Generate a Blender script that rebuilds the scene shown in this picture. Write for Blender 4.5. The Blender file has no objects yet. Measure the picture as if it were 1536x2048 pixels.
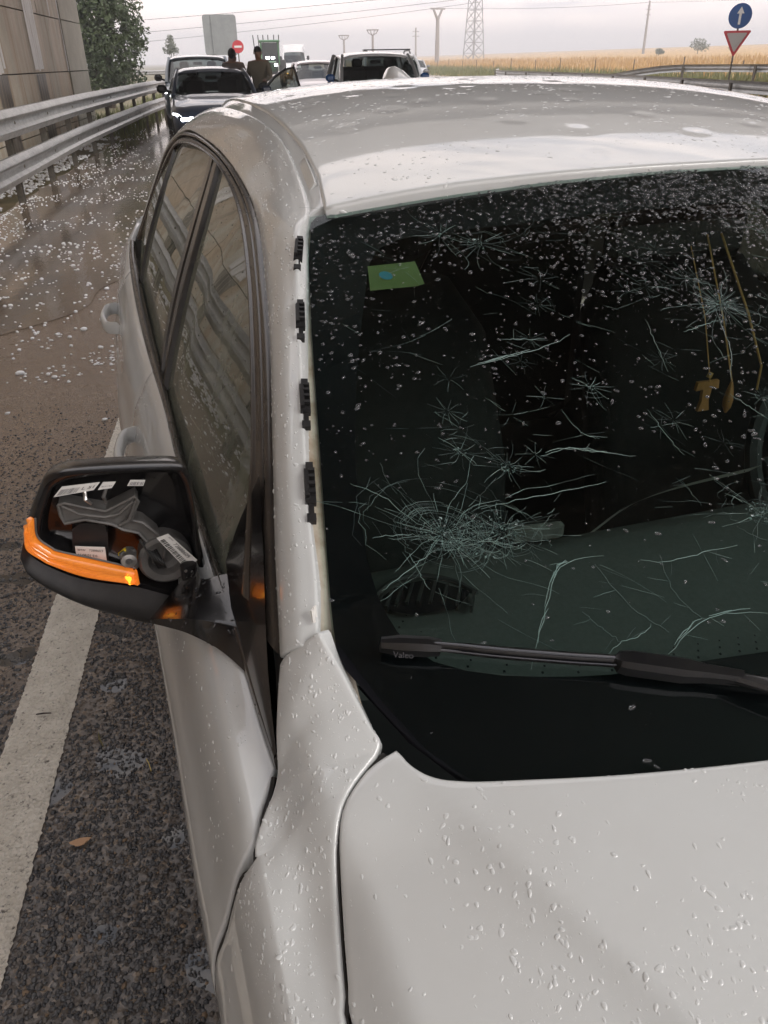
import bpy, bmesh, math, random
import numpy as np
from mathutils import Vector, Matrix, noise

random.seed(7)
rng = np.random.default_rng(7)
scene = bpy.context.scene
COL = scene.collection
rad = math.radians

# ------------------------------------------------------------------ camera
def camera_matrix(loc, yaw, pitch, roll):
    cy, sy, cp, sp = math.cos(yaw), math.sin(yaw), math.cos(pitch), math.sin(pitch)
    f = Vector((sy*cp, cy*cp, -sp)); r = Vector((cy, -sy, 0)); u = r.cross(f)
    c, s = math.cos(roll), math.sin(roll)
    r2, u2 = c*r + s*u, -s*r + c*u
    m = Matrix((( r2.x, u2.x, -f.x, loc[0]), (r2.y, u2.y, -f.y, loc[1]), (r2.z, u2.z, -f.z, loc[2]), (0, 0, 0, 1)))
    return m
cam_data = bpy.data.cameras.new("camera")
cam = bpy.data.objects.new("camera", cam_data)
COL.objects.link(cam)
cam.matrix_world = camera_matrix((-.80, .94, 1.497), rad(16.47), rad(30.1), rad(-.89))
cam_data.sensor_fit = 'VERTICAL'; cam_data.sensor_height = 24; cam_data.lens = 24*1560/2048
cam_data.clip_start = .02; cam_data.clip_end = 4000
scene.camera = cam

# ------------------------------------------------------------------ sky, sun, exposure
SUN_EL, SUN_AZ = rad(40), rad(132)          # azimuth clockwise from +Y
world = bpy.data.worlds.new("World"); scene.world = world; world.use_nodes = True
nt = world.node_tree; nt.nodes.clear()
def wn(t, **k):
    n = nt.nodes.new(t)
    for a, b in k.items(): setattr(n, a, b)
    return n
wout = wn('ShaderNodeOutputWorld'); wbg = wn('ShaderNodeBackground')
sky = wn('ShaderNodeTexSky', sky_type='NISHITA', sun_disc=False, sun_elevation=SUN_EL, sun_rotation=SUN_AZ)
sky.air_density = 1.5; sky.dust_density = 3
wco = wn('ShaderNodeTexCoord'); sep = wn('ShaderNodeSeparateXYZ')
nt.links.new(wco.outputs['Generated'], sep.inputs[0])
# overcast layer: dim towards the horizon, three times as bright overhead, with soft cloud structure
ramp = wn('ShaderNodeValToRGB'); ramp.color_ramp.elements[0].position = 0.0
ramp.color_ramp.elements[0].color = (24.0, 21.6, 20.4, 1)
e = ramp.color_ramp.elements.new(.16); e.color = (16.4, 15.5, 15.4, 1)
ramp.color_ramp.elements[-1].position = 1.0; ramp.color_ramp.elements[-1].color = (17.5, 17.9, 18.6, 1)
nt.links.new(sep.outputs['Z'], ramp.inputs[0])
mp = wn('ShaderNodeMapping'); mp.inputs['Scale'].default_value = (1.0, 1.0, 8.0)
nt.links.new(wco.outputs['Generated'], mp.inputs[0])
nz = wn('ShaderNodeTexNoise'); nz.inputs['Scale'].default_value = 4.2; nz.inputs['Detail'].default_value = 7; nz.inputs['Roughness'].default_value = .56; nz.inputs['Distortion'].default_value = .5
nt.links.new(mp.outputs[0], nz.inputs['Vector'])
cr2 = wn('ShaderNodeValToRGB'); cr2.color_ramp.elements[0].position = .38; cr2.color_ramp.elements[0].color = (.60, .62, .68, 1)
cr2.color_ramp.elements[1].position = .60; cr2.color_ramp.elements[1].color = (1.28, 1.17, 1.10, 1)
nt.links.new(nz.outputs['Fac'], cr2.inputs[0])
mul = wn('ShaderNodeMix', data_type='RGBA', blend_type='MULTIPLY'); mul.inputs[0].default_value = 1
nt.links.new(ramp.outputs[0], mul.inputs[6]); nt.links.new(cr2.outputs[0], mul.inputs[7])
mixs = wn('ShaderNodeMix', data_type='RGBA'); mixs.inputs[0].default_value = .86
nt.links.new(sky.outputs[0], mixs.inputs[6]); nt.links.new(mul.outputs[2], mixs.inputs[7])
nt.links.new(mixs.outputs[2], wbg.inputs[0]); wbg.inputs[1].default_value = .1
nt.links.new(wbg.outputs[0], wout.inputs[0])

sd = bpy.data.lights.new("sun", 'SUN'); sd.energy = 1.4; sd.angle = rad(24); sd.color = (1, .975, .94)
sun = bpy.data.objects.new("sun", sd); COL.objects.link(sun)
sun_dir = Vector((math.sin(SUN_AZ)*math.cos(SUN_EL), math.cos(SUN_AZ)*math.cos(SUN_EL), math.sin(SUN_EL)))
sun.rotation_euler = sun_dir.to_track_quat('Z', 'Y').to_euler()
sun.location = sun_dir*40
scene.view_settings.view_transform = 'Standard'; scene.view_settings.look = 'None'
scene.view_settings.gamma = 1; scene.view_settings.exposure = 0.38
scene.cycles.max_bounces = 6; scene.cycles.diffuse_bounces = 3; scene.cycles.glossy_bounces = 3; scene.cycles.transmission_bounces = 6; scene.cycles.volume_bounces = 0; scene.cycles.transparent_max_bounces = 12
scene.cycles.sample_clamp_indirect = 6
scene.cycles.use_adaptive_sampling = True; scene.cycles.adaptive_threshold = .02

# ------------------------------------------------------------------ helpers
BASE = {}
def link(o, parent=None, label=None, cat=None, group=None, kind=None):
    COL.objects.link(o)
    if parent is not None:
        o.parent = parent
        if parent.name in BASE: o.matrix_parent_inverse = BASE[parent.name].inverted()
    if label: o["label"] = label
    if cat: o["category"] = cat
    if group: o["group"] = group
    if kind: o["kind"] = kind
    return o
def empty(name, loc, rotz=0, label=None, cat=None, group=None, keep_world=False):
    o = bpy.data.objects.new(name, None); o.empty_display_size = .1
    o.location = loc; o.rotation_euler = (0, 0, rotz)
    link(o, None, label, cat, group)
    if keep_world: BASE[o.name] = Matrix.Translation(loc)@Matrix.Rotation(rotz, 4, 'Z')
    return o
def mk(name, verts, faces, m, parent=None, smooth=True, angle=38, **k):
    me = bpy.data.meshes.new(name)
    if isinstance(verts, np.ndarray): verts = verts.tolist()
    if isinstance(faces, np.ndarray): faces = faces.tolist()
    me.from_pydata(verts, [], faces); me.validate(); me.update()
    for mm in (m if isinstance(m, (list, tuple)) else [m]): me.materials.append(mm)
    if smooth:
        me.shade_smooth()
        if angle < 180: me.set_sharp_from_angle(angle=rad(angle))
    o = bpy.data.objects.new(name, me)
    return link(o, parent, **k)
class MB:
    """collects shapes into one mesh"""
    def __init__(s): s.v = []; s.f = []
    def add(s, v, f):
        n = len(s.v); s.v += [tuple(p) for p in v]; s.f += [tuple(i+n for i in q) for q in f]; return s
    def box(s, c, d, rz=0, bev=0):
        hx, hy, hz = d[0]/2, d[1]/2, d[2]/2; ca, sa = math.cos(rz), math.sin(rz)
        if bev <= 0:
            pts = [(x*hx, y*hy, z*hz) for z in (-1, 1) for x, y in ((-1, -1), (1, -1), (1, 1), (-1, 1))]
            f = [(3, 2, 1, 0), (4, 5, 6, 7), (0, 1, 5, 4), (1, 2, 6, 5), (2, 3, 7, 6), (3, 0, 4, 7)]
        else:
            b = min(bev, hx*.9, hy*.9, hz*.9); pts = []; f = []
            for z, ins in ((-hz, b), (-hz+b, 0), (hz-b, 0), (hz, b)):
                x, y = hx-ins, hy-ins
                bb = b
                for (sx, sy, first) in ((-1, -1, 0), (1, -1, 1), (1, 1, 0), (-1, 1, 1)):
                    a_ = (sx*x, sy*(y-bb), z); c_ = (sx*(x-bb), sy*y, z)
                    pts += [a_, c_] if (sx*sy > 0) else [c_, a_]
            for k in range(3):
                for i in range(8):
                    j = (i+1) % 8; f.append((k*8+i, k*8+j, k*8+8+j, k*8+8+i))
            f.append(tuple(range(7, -1, -1))); f.append(tuple(range(24, 32)))
        s.add([(c[0]+x*ca-y*sa, c[1]+x*sa+y*ca, c[2]+z) for x, y, z in pts], f); return s
    def tube(s, pts, r, n=8, cap=True):
        pts = [Vector(p) for p in pts]; rs = r if isinstance(r, (list, tuple)) else [r]*len(pts)
        v = []; f = []; prev = None
        for i, p in enumerate(pts):
            t = (pts[min(i+1, len(pts)-1)]-pts[max(i-1, 0)])
            if t.length < 1e-9: t = Vector((0, 0, 1))
            t.normalize()
            if prev is None:
                a = Vector((0, 0, 1)) if abs(t.z) < .9 else Vector((1, 0, 0))
                u = t.cross(a).normalized()
            else:
                u = prev-t*prev.dot(t)
                if u.length < 1e-6: u = t.orthogonal()
                u.normalize()
            w = t.cross(u); prev = u
            for k in range(n):
                a = 2*math.pi*k/n; v.append(p+(u*math.cos(a)+w*math.sin(a))*rs[i])
        for i in range(len(pts)-1):
            for k in range(n):
                k2 = (k+1) % n; f.append((i*n+k, i*n+k2, (i+1)*n+k2, (i+1)*n+k))
        if cap: f.append(tuple(range(n-1, -1, -1))); f.append(tuple(range((len(pts)-1)*n, len(pts)*n)))
        s.add(v, f); return s
    def lathe(s, c, prof, n=24, axis='z'):
        """prof list of (r, h)"""
        v = []; f = []
        for r, h in prof:
            for k in range(n):
                a = 2*math.pi*k/n
                if axis == 'z': v.append((c[0]+r*math.cos(a), c[1]+r*math.sin(a), c[2]+h))
                elif axis == 'x': v.append((c[0]+h, c[1]+r*math.cos(a), c[2]+r*math.sin(a)))
                else: v.append((c[0]+r*math.cos(a), c[1]+h, c[2]+r*math.sin(a)))
        m = len(prof)
        for i in range(m-1):
            for k in range(n):
                k2 = (k+1) % n; q = (i*n+k, i*n+k2, (i+1)*n+k2, (i+1)*n+k)
                f.append(q if axis != 'y' else q[::-1])
        f.append(tuple(range(n-1, -1, -1))); f.append(tuple(range((m-1)*n, m*n)))
        s.add(v, f); return s
    def prism(s, outline, ext):
        """outline: list of 3D points, ext: Vector"""
        n = len(outline); e = Vector(ext)
        v = [Vector(p) for p in outline]+[Vector(p)+e for p in outline]
        f = [tuple(range(n))[::-1], tuple(range(n, 2*n))]+[(i, (i+1) % n, n+(i+1) % n, n+i) for i in range(n)]
        s.add(v, f); return s
    def build(s, name, m, parent=None, smooth=True, angle=38, **k):
        return mk(name, s.v, s.f, m, parent, smooth, angle, **k)
def crom(P, t):
    """Catmull-Rom through P at t in 0..len-1"""
    n = len(P); i = min(int(t), n-2); u = t-i
    p1, p2 = P[i], P[i+1]; p0 = P[i-1] if i > 0 else p1*2-p2; p3 = P[i+2] if i+2 < n else p2*2-p1
    return .5*((2*p1)+(p2-p0)*u+(2*p0-5*p1+4*p2-p3)*u*u+(3*p1-p0-3*p2+p3)*u**3)
def resample(P, n, m=None):
    """n+1 points, even by arc length along a Catmull-Rom through P"""
    P = [Vector(p) for p in P]
    D = [crom(P, i/12) for i in range(12*(len(P)-1)+1)]
    L = [0]
    for a, b in zip(D, D[1:]): L.append(L[-1]+(b-a).length)
    ts = np.interp(np.linspace(0, L[-1], n+1), L, np.arange(len(D)))
    return [D[int(t)].lerp(D[min(int(t)+1, len(D)-1)], t-int(t)) for t in ts]
def keyed(P, sub):
    """sub points per key interval (keeps station alignment)"""
    P = [Vector(p) for p in P]
    return [crom(P, i/sub) for i in range(sub*(len(P)-1)+1)]
def grid_faces(nu, nv, flip=False, off=0):
    f = []
    for i in range(nu):
        for j in range(nv):
            a = off+i*(nv+1)+j; q = (a, a+1, a+nv+2, a+nv+1)
            f.append(q[::-1] if flip else q)
    return f
def loft(curves, nv, flip=False):
    """curves: equal-length point lists -> grid [len][nv+1]"""
    n = len(curves[0]); v = []
    for i in range(n):
        P = [Vector(c[i]) for c in curves]
        for j in range(nv+1): v.append(crom(P, j/nv*(len(P)-1)) if len(P) > 2 else P[0].lerp(P[1], j/nv))
    return v, grid_faces(n-1, nv, flip)
def orient(v, f, c=(0, None, .45)):
    """turn a shell's faces outwards, away from a line along the car"""
    sgn = 0.
    for q in f[::max(1, len(f)//400)]:
        p = [Vector(v[i]) for i in q]; nn = (p[1]-p[0]).cross(p[-1]-p[0]); m_ = sum(p, Vector())/len(p)
        sgn += nn.dot(Vector((m_.x-c[0], 0, m_.z-c[2])))
    return f if sgn >= 0 else [tuple(q)[::-1] for q in f]
def rim(v, f, r=.003, depth=.012, skip=None):
    """rolls the open edges of a sheet over and down, like a folded body panel"""
    f = orient(v, f)
    bm = bmesh.new(); vs = [bm.verts.new(p) for p in v]
    for q in f:
        try: bm.faces.new([vs[i] for i in q])
        except ValueError: pass
    bmesh.ops.remove_doubles(bm, verts=bm.verts, dist=1e-5)
    bm.normal_update(); bm.verts.ensure_lookup_table()
    be = [e for e in bm.edges if e.is_boundary and not (skip and skip((e.verts[0].co+e.verts[1].co)/2))]
    out = {}
    for e in be:
        fc = e.link_faces[0]; d = (e.verts[1].co-e.verts[0].co).normalized(); o = d.cross(fc.normal)
        if o.dot((e.verts[0].co+e.verts[1].co)/2-fc.calc_center_median()) < 0: o = -o
        for w in e.verts: out.setdefault(w, []).append((o, fc.normal.copy()))
    rings = {}
    for w, l in out.items():
        o = sum((a for a, b in l), Vector()).normalized(); n = sum((b for a, b in l), Vector()).normalized()
        ring = [w]
        for a in (30, 60, 90):
            ring.append(bm.verts.new(w.co+o*r*math.sin(rad(a))-n*r*(1-math.cos(rad(a)))))
        ring.append(bm.verts.new(w.co+o*r-n*(r+depth)))
        rings[w] = ring
    for e in be:
        a, b = e.verts; fc = e.link_faces[0]
        ra, rb = rings[a], rings[b]
        lv = [x.vert for x in fc.loops] if False else list(fc.verts)
        ia = lv.index(a); fwd = lv[(ia+1) % len(lv)] == b
        for k in range(4):
            q = (ra[k], rb[k], rb[k+1], ra[k+1]) if not fwd else (rb[k], ra[k], ra[k+1], rb[k+1])
            try: bm.faces.new(q)
            except ValueError: pass
    bm.verts.index_update()
    V = [tuple(w.co) for w in bm.verts]; F = [tuple(w.index for w in q.verts) for q in bm.faces]
    bm.free(); return V, F
def mir(v, f):
    return [(-p[0], p[1], p[2]) for p in v], [q[::-1] for q in f]
def itp(x, X, Y): return float(np.interp(x, X, Y))
def sstep(a, b, x):
    t = max(0, min(1, (x-a)/(b-a))); return t*t*(3-2*t)

# ------------------------------------------------------------------ materials
def mat(name, base=(.5, .5, .5), rough=.5, metal=0, coat=0, coat_rough=.03, spec=.5, trans=0, ior=1.45, emit=None, es=0, alpha=1):
    m = bpy.data.materials.new(name); m.use_nodes = True
    b = m.node_tree.nodes['Principled BSDF']
    b.inputs['Base Color'].default_value = (*base, 1); b.inputs['Roughness'].default_value = rough
    b.inputs['Metallic'].default_value = metal; b.inputs['Coat Weight'].default_value = coat; b.inputs['Coat Roughness'].default_value = coat_rough
    b.inputs['Specular IOR Level'].default_value = spec; b.inputs['Transmission Weight'].default_value = trans; b.inputs['IOR'].default_value = ior
    if emit: b.inputs['Emission Color'].default_value = (*emit, 1); b.inputs['Emission Strength'].default_value = es
    b.inputs['Alpha'].default_value = alpha
    return m
class N:
    """small node-building helper on a material"""
    def __init__(s, m): s.m = m; s.t = m.node_tree; s.b = s.t.nodes.get('Principled BSDF'); s.out = s.t.nodes.get('Material Output')
    def n(s, ty, **k):
        q = s.t.nodes.new(ty)
        for a, b in k.items():
            if a in q.inputs.keys() if hasattr(q.inputs, 'keys') else False: q.inputs[a].default_value = b
            else: setattr(q, a, b)
        return q
    def l(s, a, b): s.t.links.new(a, b); return s
    def noise(s, scale, detail=4, rough=.55, dist=0, sc=(1, 1, 1), rot=(0, 0, 0), src='Object'):
        c = s.n('ShaderNodeTexCoord'); p = s.n('ShaderNodeMapping'); p.inputs['Scale'].default_value = sc; p.inputs['Rotation'].default_value = rot
        q = s.n('ShaderNodeTexNoise'); q.inputs['Scale'].default_value = scale; q.inputs['Detail'].default_value = detail
        q.inputs['Roughness'].default_value = rough; q.inputs['Distortion'].default_value = dist
        s.l(c.outputs[src], p.inputs[0]); s.l(p.outputs[0], q.inputs['Vector']); return q.outputs['Fac']
    def voro(s, scale, feature='F1', out='Distance', sc=(1, 1, 1), rnd=1):
        c = s.n('ShaderNodeTexCoord'); p = s.n('ShaderNodeMapping'); p.inputs['Scale'].default_value = sc
        q = s.n('ShaderNodeTexVoronoi', feature=feature); q.inputs['Scale'].default_value = scale; q.inputs['Randomness'].default_value = rnd
        s.l(c.outputs['Object'], p.inputs[0]); s.l(p.outputs[0], q.inputs['Vector']); return q.outputs[out]
    def ramp(s, src, stops, interp='LINEAR'):
        r = s.n('ShaderNodeValToRGB'); cr = r.color_ramp; cr.interpolation = interp
        while len(cr.elements) < len(stops): cr.elements.new(.5)
        for e_, (p, c) in zip(cr.elements, stops):
            e_.position = p; e_.color = (*c, 1) if isinstance(c, (tuple, list)) else (c, c, c, 1)
        s.l(src, r.inputs[0]); return r.outputs[0]
    def mix(s, fac, a, b, bt='MIX'):
        q = s.n('ShaderNodeMix', data_type='RGBA', blend_type=bt)
        for i, x in ((0, fac), (6, a), (7, b)):
            if hasattr(x, 'is_output'): s.l(x, q.inputs[i])
            elif i == 0: q.inputs[0].default_value = x
            else: q.inputs[i].default_value = (*x, 1)
        return q.outputs[2]
    def math(s, op, a, b=0.):
        q = s.n('ShaderNodeMath', operation=op)
        for i, x in ((0, a), (1, b)):
            if hasattr(x, 'is_output'): s.l(x, q.inputs[i])
            else: q.inputs[i].default_value = x
        return q.outputs[0]
    def bump(s, h, strength=.5, dist=.01, to='Normal'):
        q = s.n('ShaderNodeBump'); q.inputs['Strength'].default_value = strength; q.inputs['Distance'].default_value = dist
        s.l(h, q.inputs['Height']); s.l(q.outputs[0], s.b.inputs[to]); return q
    def set(s, key, src): s.l(src, s.b.inputs[key]); return s
def varied(name, c1, c2, scale, rough=.7, bump=0, bdist=.01, detail=5, sc=(1, 1, 1), lo=.35, hi=.65, **k):
    m = mat(name, c1, rough, **k); n = N(m); f = n.noise(scale, detail, .6, 0, sc)
    n.set('Base Color', n.ramp(f, [(lo, c1), (hi, c2)]))
    if bump: n.bump(n.noise(scale*3, detail, .6, 0, sc), bump, bdist)
    return m
def thin_glass(name, tint, gloss_rough=.0, ior=1.5, bump=None, film=0., film_c=(.3, .3, .3)):
    """single sheet of glass: tinted see-through plus Fresnel mirror"""
    m = bpy.data.materials.new(name); m.use_nodes = True; n = N(m); n.t.nodes.remove(n.b)
    tr = n.n('ShaderNodeBsdfTransparent'); tr.inputs[0].default_value = (*tint, 1)
    gl = n.n('ShaderNodeBsdfGlossy'); gl.inputs['Roughness'].default_value = gloss_rough; gl.inputs[0].default_value = (1, 1, 1, 1)
    lw = n.n('ShaderNodeLayerWeight'); f0 = ((ior-1)/(ior+1))**2      # Schlick mirror term, the same from both sides
    fr = n.math('ADD', n.math('MULTIPLY', n.math('POWER', lw.outputs['Facing'], 5.), 1-f0), f0); lw.inputs['Blend'].default_value = .5
    mx = n.n('ShaderNodeMixShader'); n.l(fr, mx.inputs[0]); n.l(tr.outputs[0], mx.inputs[1]); n.l(gl.outputs[0], mx.inputs[2])
    if film:
        df = n.n('ShaderNodeBsdfDiffuse'); df.inputs[0].default_value = (*film_c, 1); mf = n.n('ShaderNodeMixShader')
        n.l(n.math('MULTIPLY', n.ramp(n.noise(9, 6, .65), [(.3, .35), (.7, 1.)]), film), mf.inputs[0]); n.l(mx.outputs[0], mf.inputs[1]); n.l(df.outputs[0], mf.inputs[2]); mx = mf
    n.l(mx.outputs[0], n.out.inputs[0])
    if bump:
        q = n.n('ShaderNodeBump'); q.inputs['Strength'].default_value = bump[1]; q.inputs['Distance'].default_value = bump[2]
        n.l(n.noise(bump[0], 3), q.inputs['Height']); n.l(q.outputs[0], gl.inputs['Normal'])
    return m

M = {}
# white car paint with a film of road dirt
m = mat('white_paint', (.70, .68, .645), .42, coat=1, coat_rough=.035, spec=.3); n = N(m)
d = n.noise(3.0, 6, .62); d2 = n.noise(60, 4, .6)
n.set('Base Color', n.mix(n.ramp(d, [(.42, 0.), (.72, .55)]), (.538, .552, .546), (.466, .462, .444)))
n.set('Coat Roughness', n.ramp(d2, [(.3, .02), (.8, .07)]))
M['paint'] = m
M['paint_drop'] = mat('drop_on_paint', (.565, .578, .572), .35, coat=1, coat_rough=.0, spec=.6)
M['primer'] = varied('channel_primer', (.45, .41, .34), (.24, .18, .12), 22, .55, .15, .002, lo=.42, hi=.7)
M['housing'] = varied('glossy_housing_plastic', (.006, .006, .007), (.012, .011, .011), 70, .2, .06, .0006, coat=.3)
M['black_gloss'] = mat('black_gloss_plastic', (.006, .006, .008), .12, coat=.6)
M['black'] = varied('black_plastic', (.010, .010, .011), (.018, .017, .017), 90, .42, .1, .0006)
M['wiper'] = varied('satin_black_wiper', (.005, .005, .006), (.010, .010, .010), 60, .28)
M['rubber'] = varied('black_rubber', (.016, .015, .014), (.030, .026, .022), 40, .55)
M['trim'] = varied('wet_window_trim', (.022, .019, .017), (.055, .046, .038), 18, .22, .05, .001, sc=(1, .3, .3))
M['dark_metal'] = mat('dark_metal', (.06, .06, .06), .4, .8)
M['frit'] = mat('black_ceramic_frit', (.003, .003, .005), .5, spec=.2)
M['windshield'] = thin_glass('windshield_glass', (.56, .67, .63), 0, 1.5)
M['side_glass'] = thin_glass('side_glass', (.16, .17, .15), .004, 1.95, (1.6, .05, .02), .34, (.40, .42, .34))
M['water'] = mat('water_drop', (.95, .97, 1), .0, trans=1, ior=1.33)
M['drop_glass'] = mat('milky_glint_drop', (.93, .96, 1), .02, trans=.96, ior=1.38, spec=.9)  # slight milky white stands in for bright sky glints in the drops
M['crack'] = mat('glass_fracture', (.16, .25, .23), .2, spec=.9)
M['crack_dark'] = mat('glass_fracture_dark', (.06, .10, .095), .3, spec=.6)  # darker copy of the fracture colour, imitating faces without a glint
M['dash'] = varied('dashboard_vinyl', (.060, .066, .064), (.075, .08, .078), 160, .6, .35, .0008)
M['dash_low'] = mat('dark_interior_plastic', (.02, .021, .022), .6)
M['seat'] = varied('black_seat_fabric', (.008, .008, .009), (.013, .013, .013), 60, .85)
M['pale_trim'] = mat('pale_interior_trim', (.42, .40, .36), .5)
M['lens_amber'] = mat('amber_lens', (.85, .26, .035), .10, trans=.2, ior=1.45, emit=(1, .28, .02), es=.22, coat=.8)
n = N(M['lens_amber']); c_ = n.n('ShaderNodeTexCoord'); sx_ = n.n('ShaderNodeSeparateXYZ'); n.l(c_.outputs['Object'], sx_.inputs[0])
fine = n.noise(420, 2, .5, 0, (.25, 1, 1)); n.set('Base Color', n.mix(n.ramp(fine, [(.38, 0.), (.62, .5)]), (.80, .245, .035), (.56, .14, .025)))
M['lamp_amber'] = mat('lit_amber_bulb', (1, .4, .03), .3, emit=(1, .42, .03), es=1.4)
M['bracket'] = varied('grey_bracket_plastic', (.070, .067, .063), (.13, .125, .118), 30, .32)
M['silver'] = mat('silver_metal', (.55, .54, .52), .3, .9)
M['label'] = mat('white_label', (.66, .65, .62), .5)
M['ink'] = mat('black_ink', (.02, .02, .02), .6)
M['grey_ink'] = mat('grey_ink', (.16, .16, .17), .5); M['faint_ink'] = mat('faint_moulded_lettering', (.05, .05, .055), .5)
M['yellow'] = mat('yellow_plastic', (.75, .55, .03), .4)
M['sticker'] = varied('green_sticker', (.125, .175, .05), (.155, .205, .068), 26, .55)
M['wood'] = varied('pale_wood', (.30, .14, .045), (.22, .10, .03), 50, .55, sc=(1, 1, .2))
M['cord'] = mat('tan_cord', (.34, .19, .06), .7)
M['chrome'] = mat('chrome', (.7, .7, .7), .08, 1)
M['purple'] = mat('purple_mark', (.12, .03, .10), .4)
M['tyre'] = varied('tyre_rubber', (.018, .018, .018), (.035, .033, .03), 30, .75)
M['rim'] = mat('alloy_rim', (.45, .45, .46), .3, .9)
M['red_lens'] = mat('red_lens', (.5, .02, .02), .15, coat=1)
M['clear_lens'] = mat('clear_lens', (.55, .56, .58), .1, coat=1)
# ================================================================== the white car (long axis along Y, nose towards the camera)
car = empty('parked_car', (0, 2.35, 0), 0, 'wet white car with hail-cracked windscreen and broken door mirror in the foreground', 'car', keep_world=True)
MIRROR_IMAGE = (1, -1)

def zc(l): return 1.018-(.07 if l < 1.35 else .13)*(1.35-l)-.14*max(0, 1.35-l)**2
BI = ([.2, .8, 1.19, 1.24, 1.29, 1.351, 1.411, 1.5], [.52, .665, .7106, .7109, .7142, .7247, .732, .745])
BO = ([.2, .8, 1.207, 1.257, 1.30, 1.368, 1.43, 1.5], [.60, .72, .7545, .7545, .7555, .7600, .768, .775])
CRX = ([.2, .8, 1.139, 1.179, 1.221, 1.267, 1.314, 1.4], [.34, .47, .562, .580, .599, .619, .640, .672])
def Ztop(x, l):
    a = abs(x)
    z = zc(l)-.036*(a/.7)**4
    xi, xo = itp(l, *BI), itp(l, *BO)
    amp = 1-sstep(1.44, 1.50, l)
    t = (a-xi)/(xo-xi)
    z -= .025*amp*sstep(-.15, 1.15, t)
    x2 = itp(l, *CRX)
    e_ = a-x2
    if e_ > -.006: z -= .012*(1-math.exp(-max(0, e_+.004)/.028))*(1-sstep(1.29, 1.36, l))
    z -= 0
    return z+.007
GAPX = ([.15, .3, .6, 1.0, 1.2059, 1.2315, 1.2659, 1.3109, 1.333, 1.3545, 1.3735, 1.3861], [.56, .64, .71, .745, .7489, .7461, .7406, .7317, .7252, .7135, .6915, .6704])
REAR = [(0, 1.236), (.12, 1.2385), (.25, 1.2475), (.389, 1.2671), (.5024, 1.2915), (.5956, 1.3207), (.6317, 1.3361), (.6483, 1.3487), (.6590, 1.3645), (.6635, 1.3790)]

_gp = [crom([Vector((x, l, 0)) for l, x in zip(*GAPX)], i/8) for i in range(8*(len(GAPX[0])-1)+1)]
def gap_offset(d):
    out = []
    for i, p in enumerate(_gp):
        t = (_gp[min(i+1, len(_gp)-1)]-_gp[max(i-1, 0)]).normalized(); out.append(p+Vector((t.y, -t.x, 0))*d)
    return out
GAPH, GAPF = gap_offset(-.0046), gap_offset(.0046)
# ---- hood: Coons patch in plan, height from Ztop
def hood():
    nu, nvv = 130, 80
    R = resample([(a, b, 0) for a, b in REAR], nu)
    G = resample([p for p in GAPH if p.y < 1.372][::3]+[Vector((.6635, 1.3790, 0))], 160)
    v = []; f = []
    for half in (-1, 1):
        off = len(v)
        for j in range(nvv+1):
            t = (j/nvv)**.55
            g = G[0].lerp(G[-1], 0); k = t*160; g = G[min(int(k), 159)].lerp(G[min(int(k)+1, 160)], k-int(k)) if k < 160 else G[160]
            for i in range(nu+1):
                s = i/nu; k2 = R[i]
                fr = Vector((.56*s, .15-.05*(1-s*s)+.05, 0)); ce = Vector((0, .15+(1.236-.15)*t, 0))
                c00, c01, c10, c11 = Vector((0, .15, 0)), Vector((0, 1.236, 0)), Vector((.56, .15, 0)), R[nu]
                P = (1-t)*fr+t*k2+(1-s)*ce+s*g-((1-s)*(1-t)*c00+(1-s)*t*c01+s*(1-t)*c10+s*t*c11)
                v.append((half*P.x, P.y, Ztop(P.x, P.y)))
        f += grid_faces(nvv, nu, flip=(half > 0), off=off)
    return v, f
hv, hf = hood()
HOOD = mk('hood', *rim(hv, hf, .0035, .016), M['paint'], car, angle=60)
under = MB().box((0, .75, .80), (1.30, 1.0, .06), bev=.02)
for s in MIRROR_IMAGE: under.box((s*.68, 1.22, .85), (.16, .5, .05))
under.build('hood_underside', M['black'], car)

# ---- body side sections: x of the belt edge, shoulder crease, widest line
DX0 = ([.2, .9, 1.4349, 1.4995, 1.5881, 2.1216, 2.3307, 2.605, 2.9825, 3.3793, 3.7, 4.1, 4.5, 4.66], [.70, .75, .7589, .7639, .7678, .8023, .8077, .8231, .8369, .8426, .838, .80, .72, .62])
DXC = ([.2, .9, 1.264, 1.40, 1.513, 1.60, 1.70, 2.173, 2.353, 2.8, 3.4, 3.9, 4.3, 4.66], [.735, .782, .789, .791, .796, .799, .804, .83, .836, .859, .868, .85, .79, .66])
DXS = ([.2, .9, 1.345, 1.473, 1.687, 1.942, 2.4, 2.77, 3.36, 3.9, 4.3, 4.66], [.79, .838, .841, .85, .858, .871, .895, .914, .922, .905, .86, .72])
def zb(l): return .955+.018*(l-1.5)
def side_section(l):
    """list of (x, z), outwards and down, right-hand side as positive x"""
    x0, xc, xs = itp(l, *DX0), itp(l, *DXC), itp(l, *DXS)
    if l < 1.36:
        z0 = Ztop(xc-.02, l); zc_ = .936-.14*(1.36-l)-.10*(1.36-l)**2; z0 = max(z0, zc_+.006)
    else:
        z0 = zb(l)-.012; zc_ = zb(l)-.020-.027*sstep(1.36, 2.0, l)
    return [(x0, z0), (x0+(xc-x0)*.55, z0-(z0-zc_)*.42), (xc, zc_), (xc+(xs-xc)*.30, zc_-.028), (xc+(xs-xc)*.62, zc_-.085), (xs-.004, .80), (xs, .72), (xs-.006, .60), (xs-.022, .47), (xs-.014, .36), (xs-.03, .28), (xs-.08, .215)]
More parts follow.
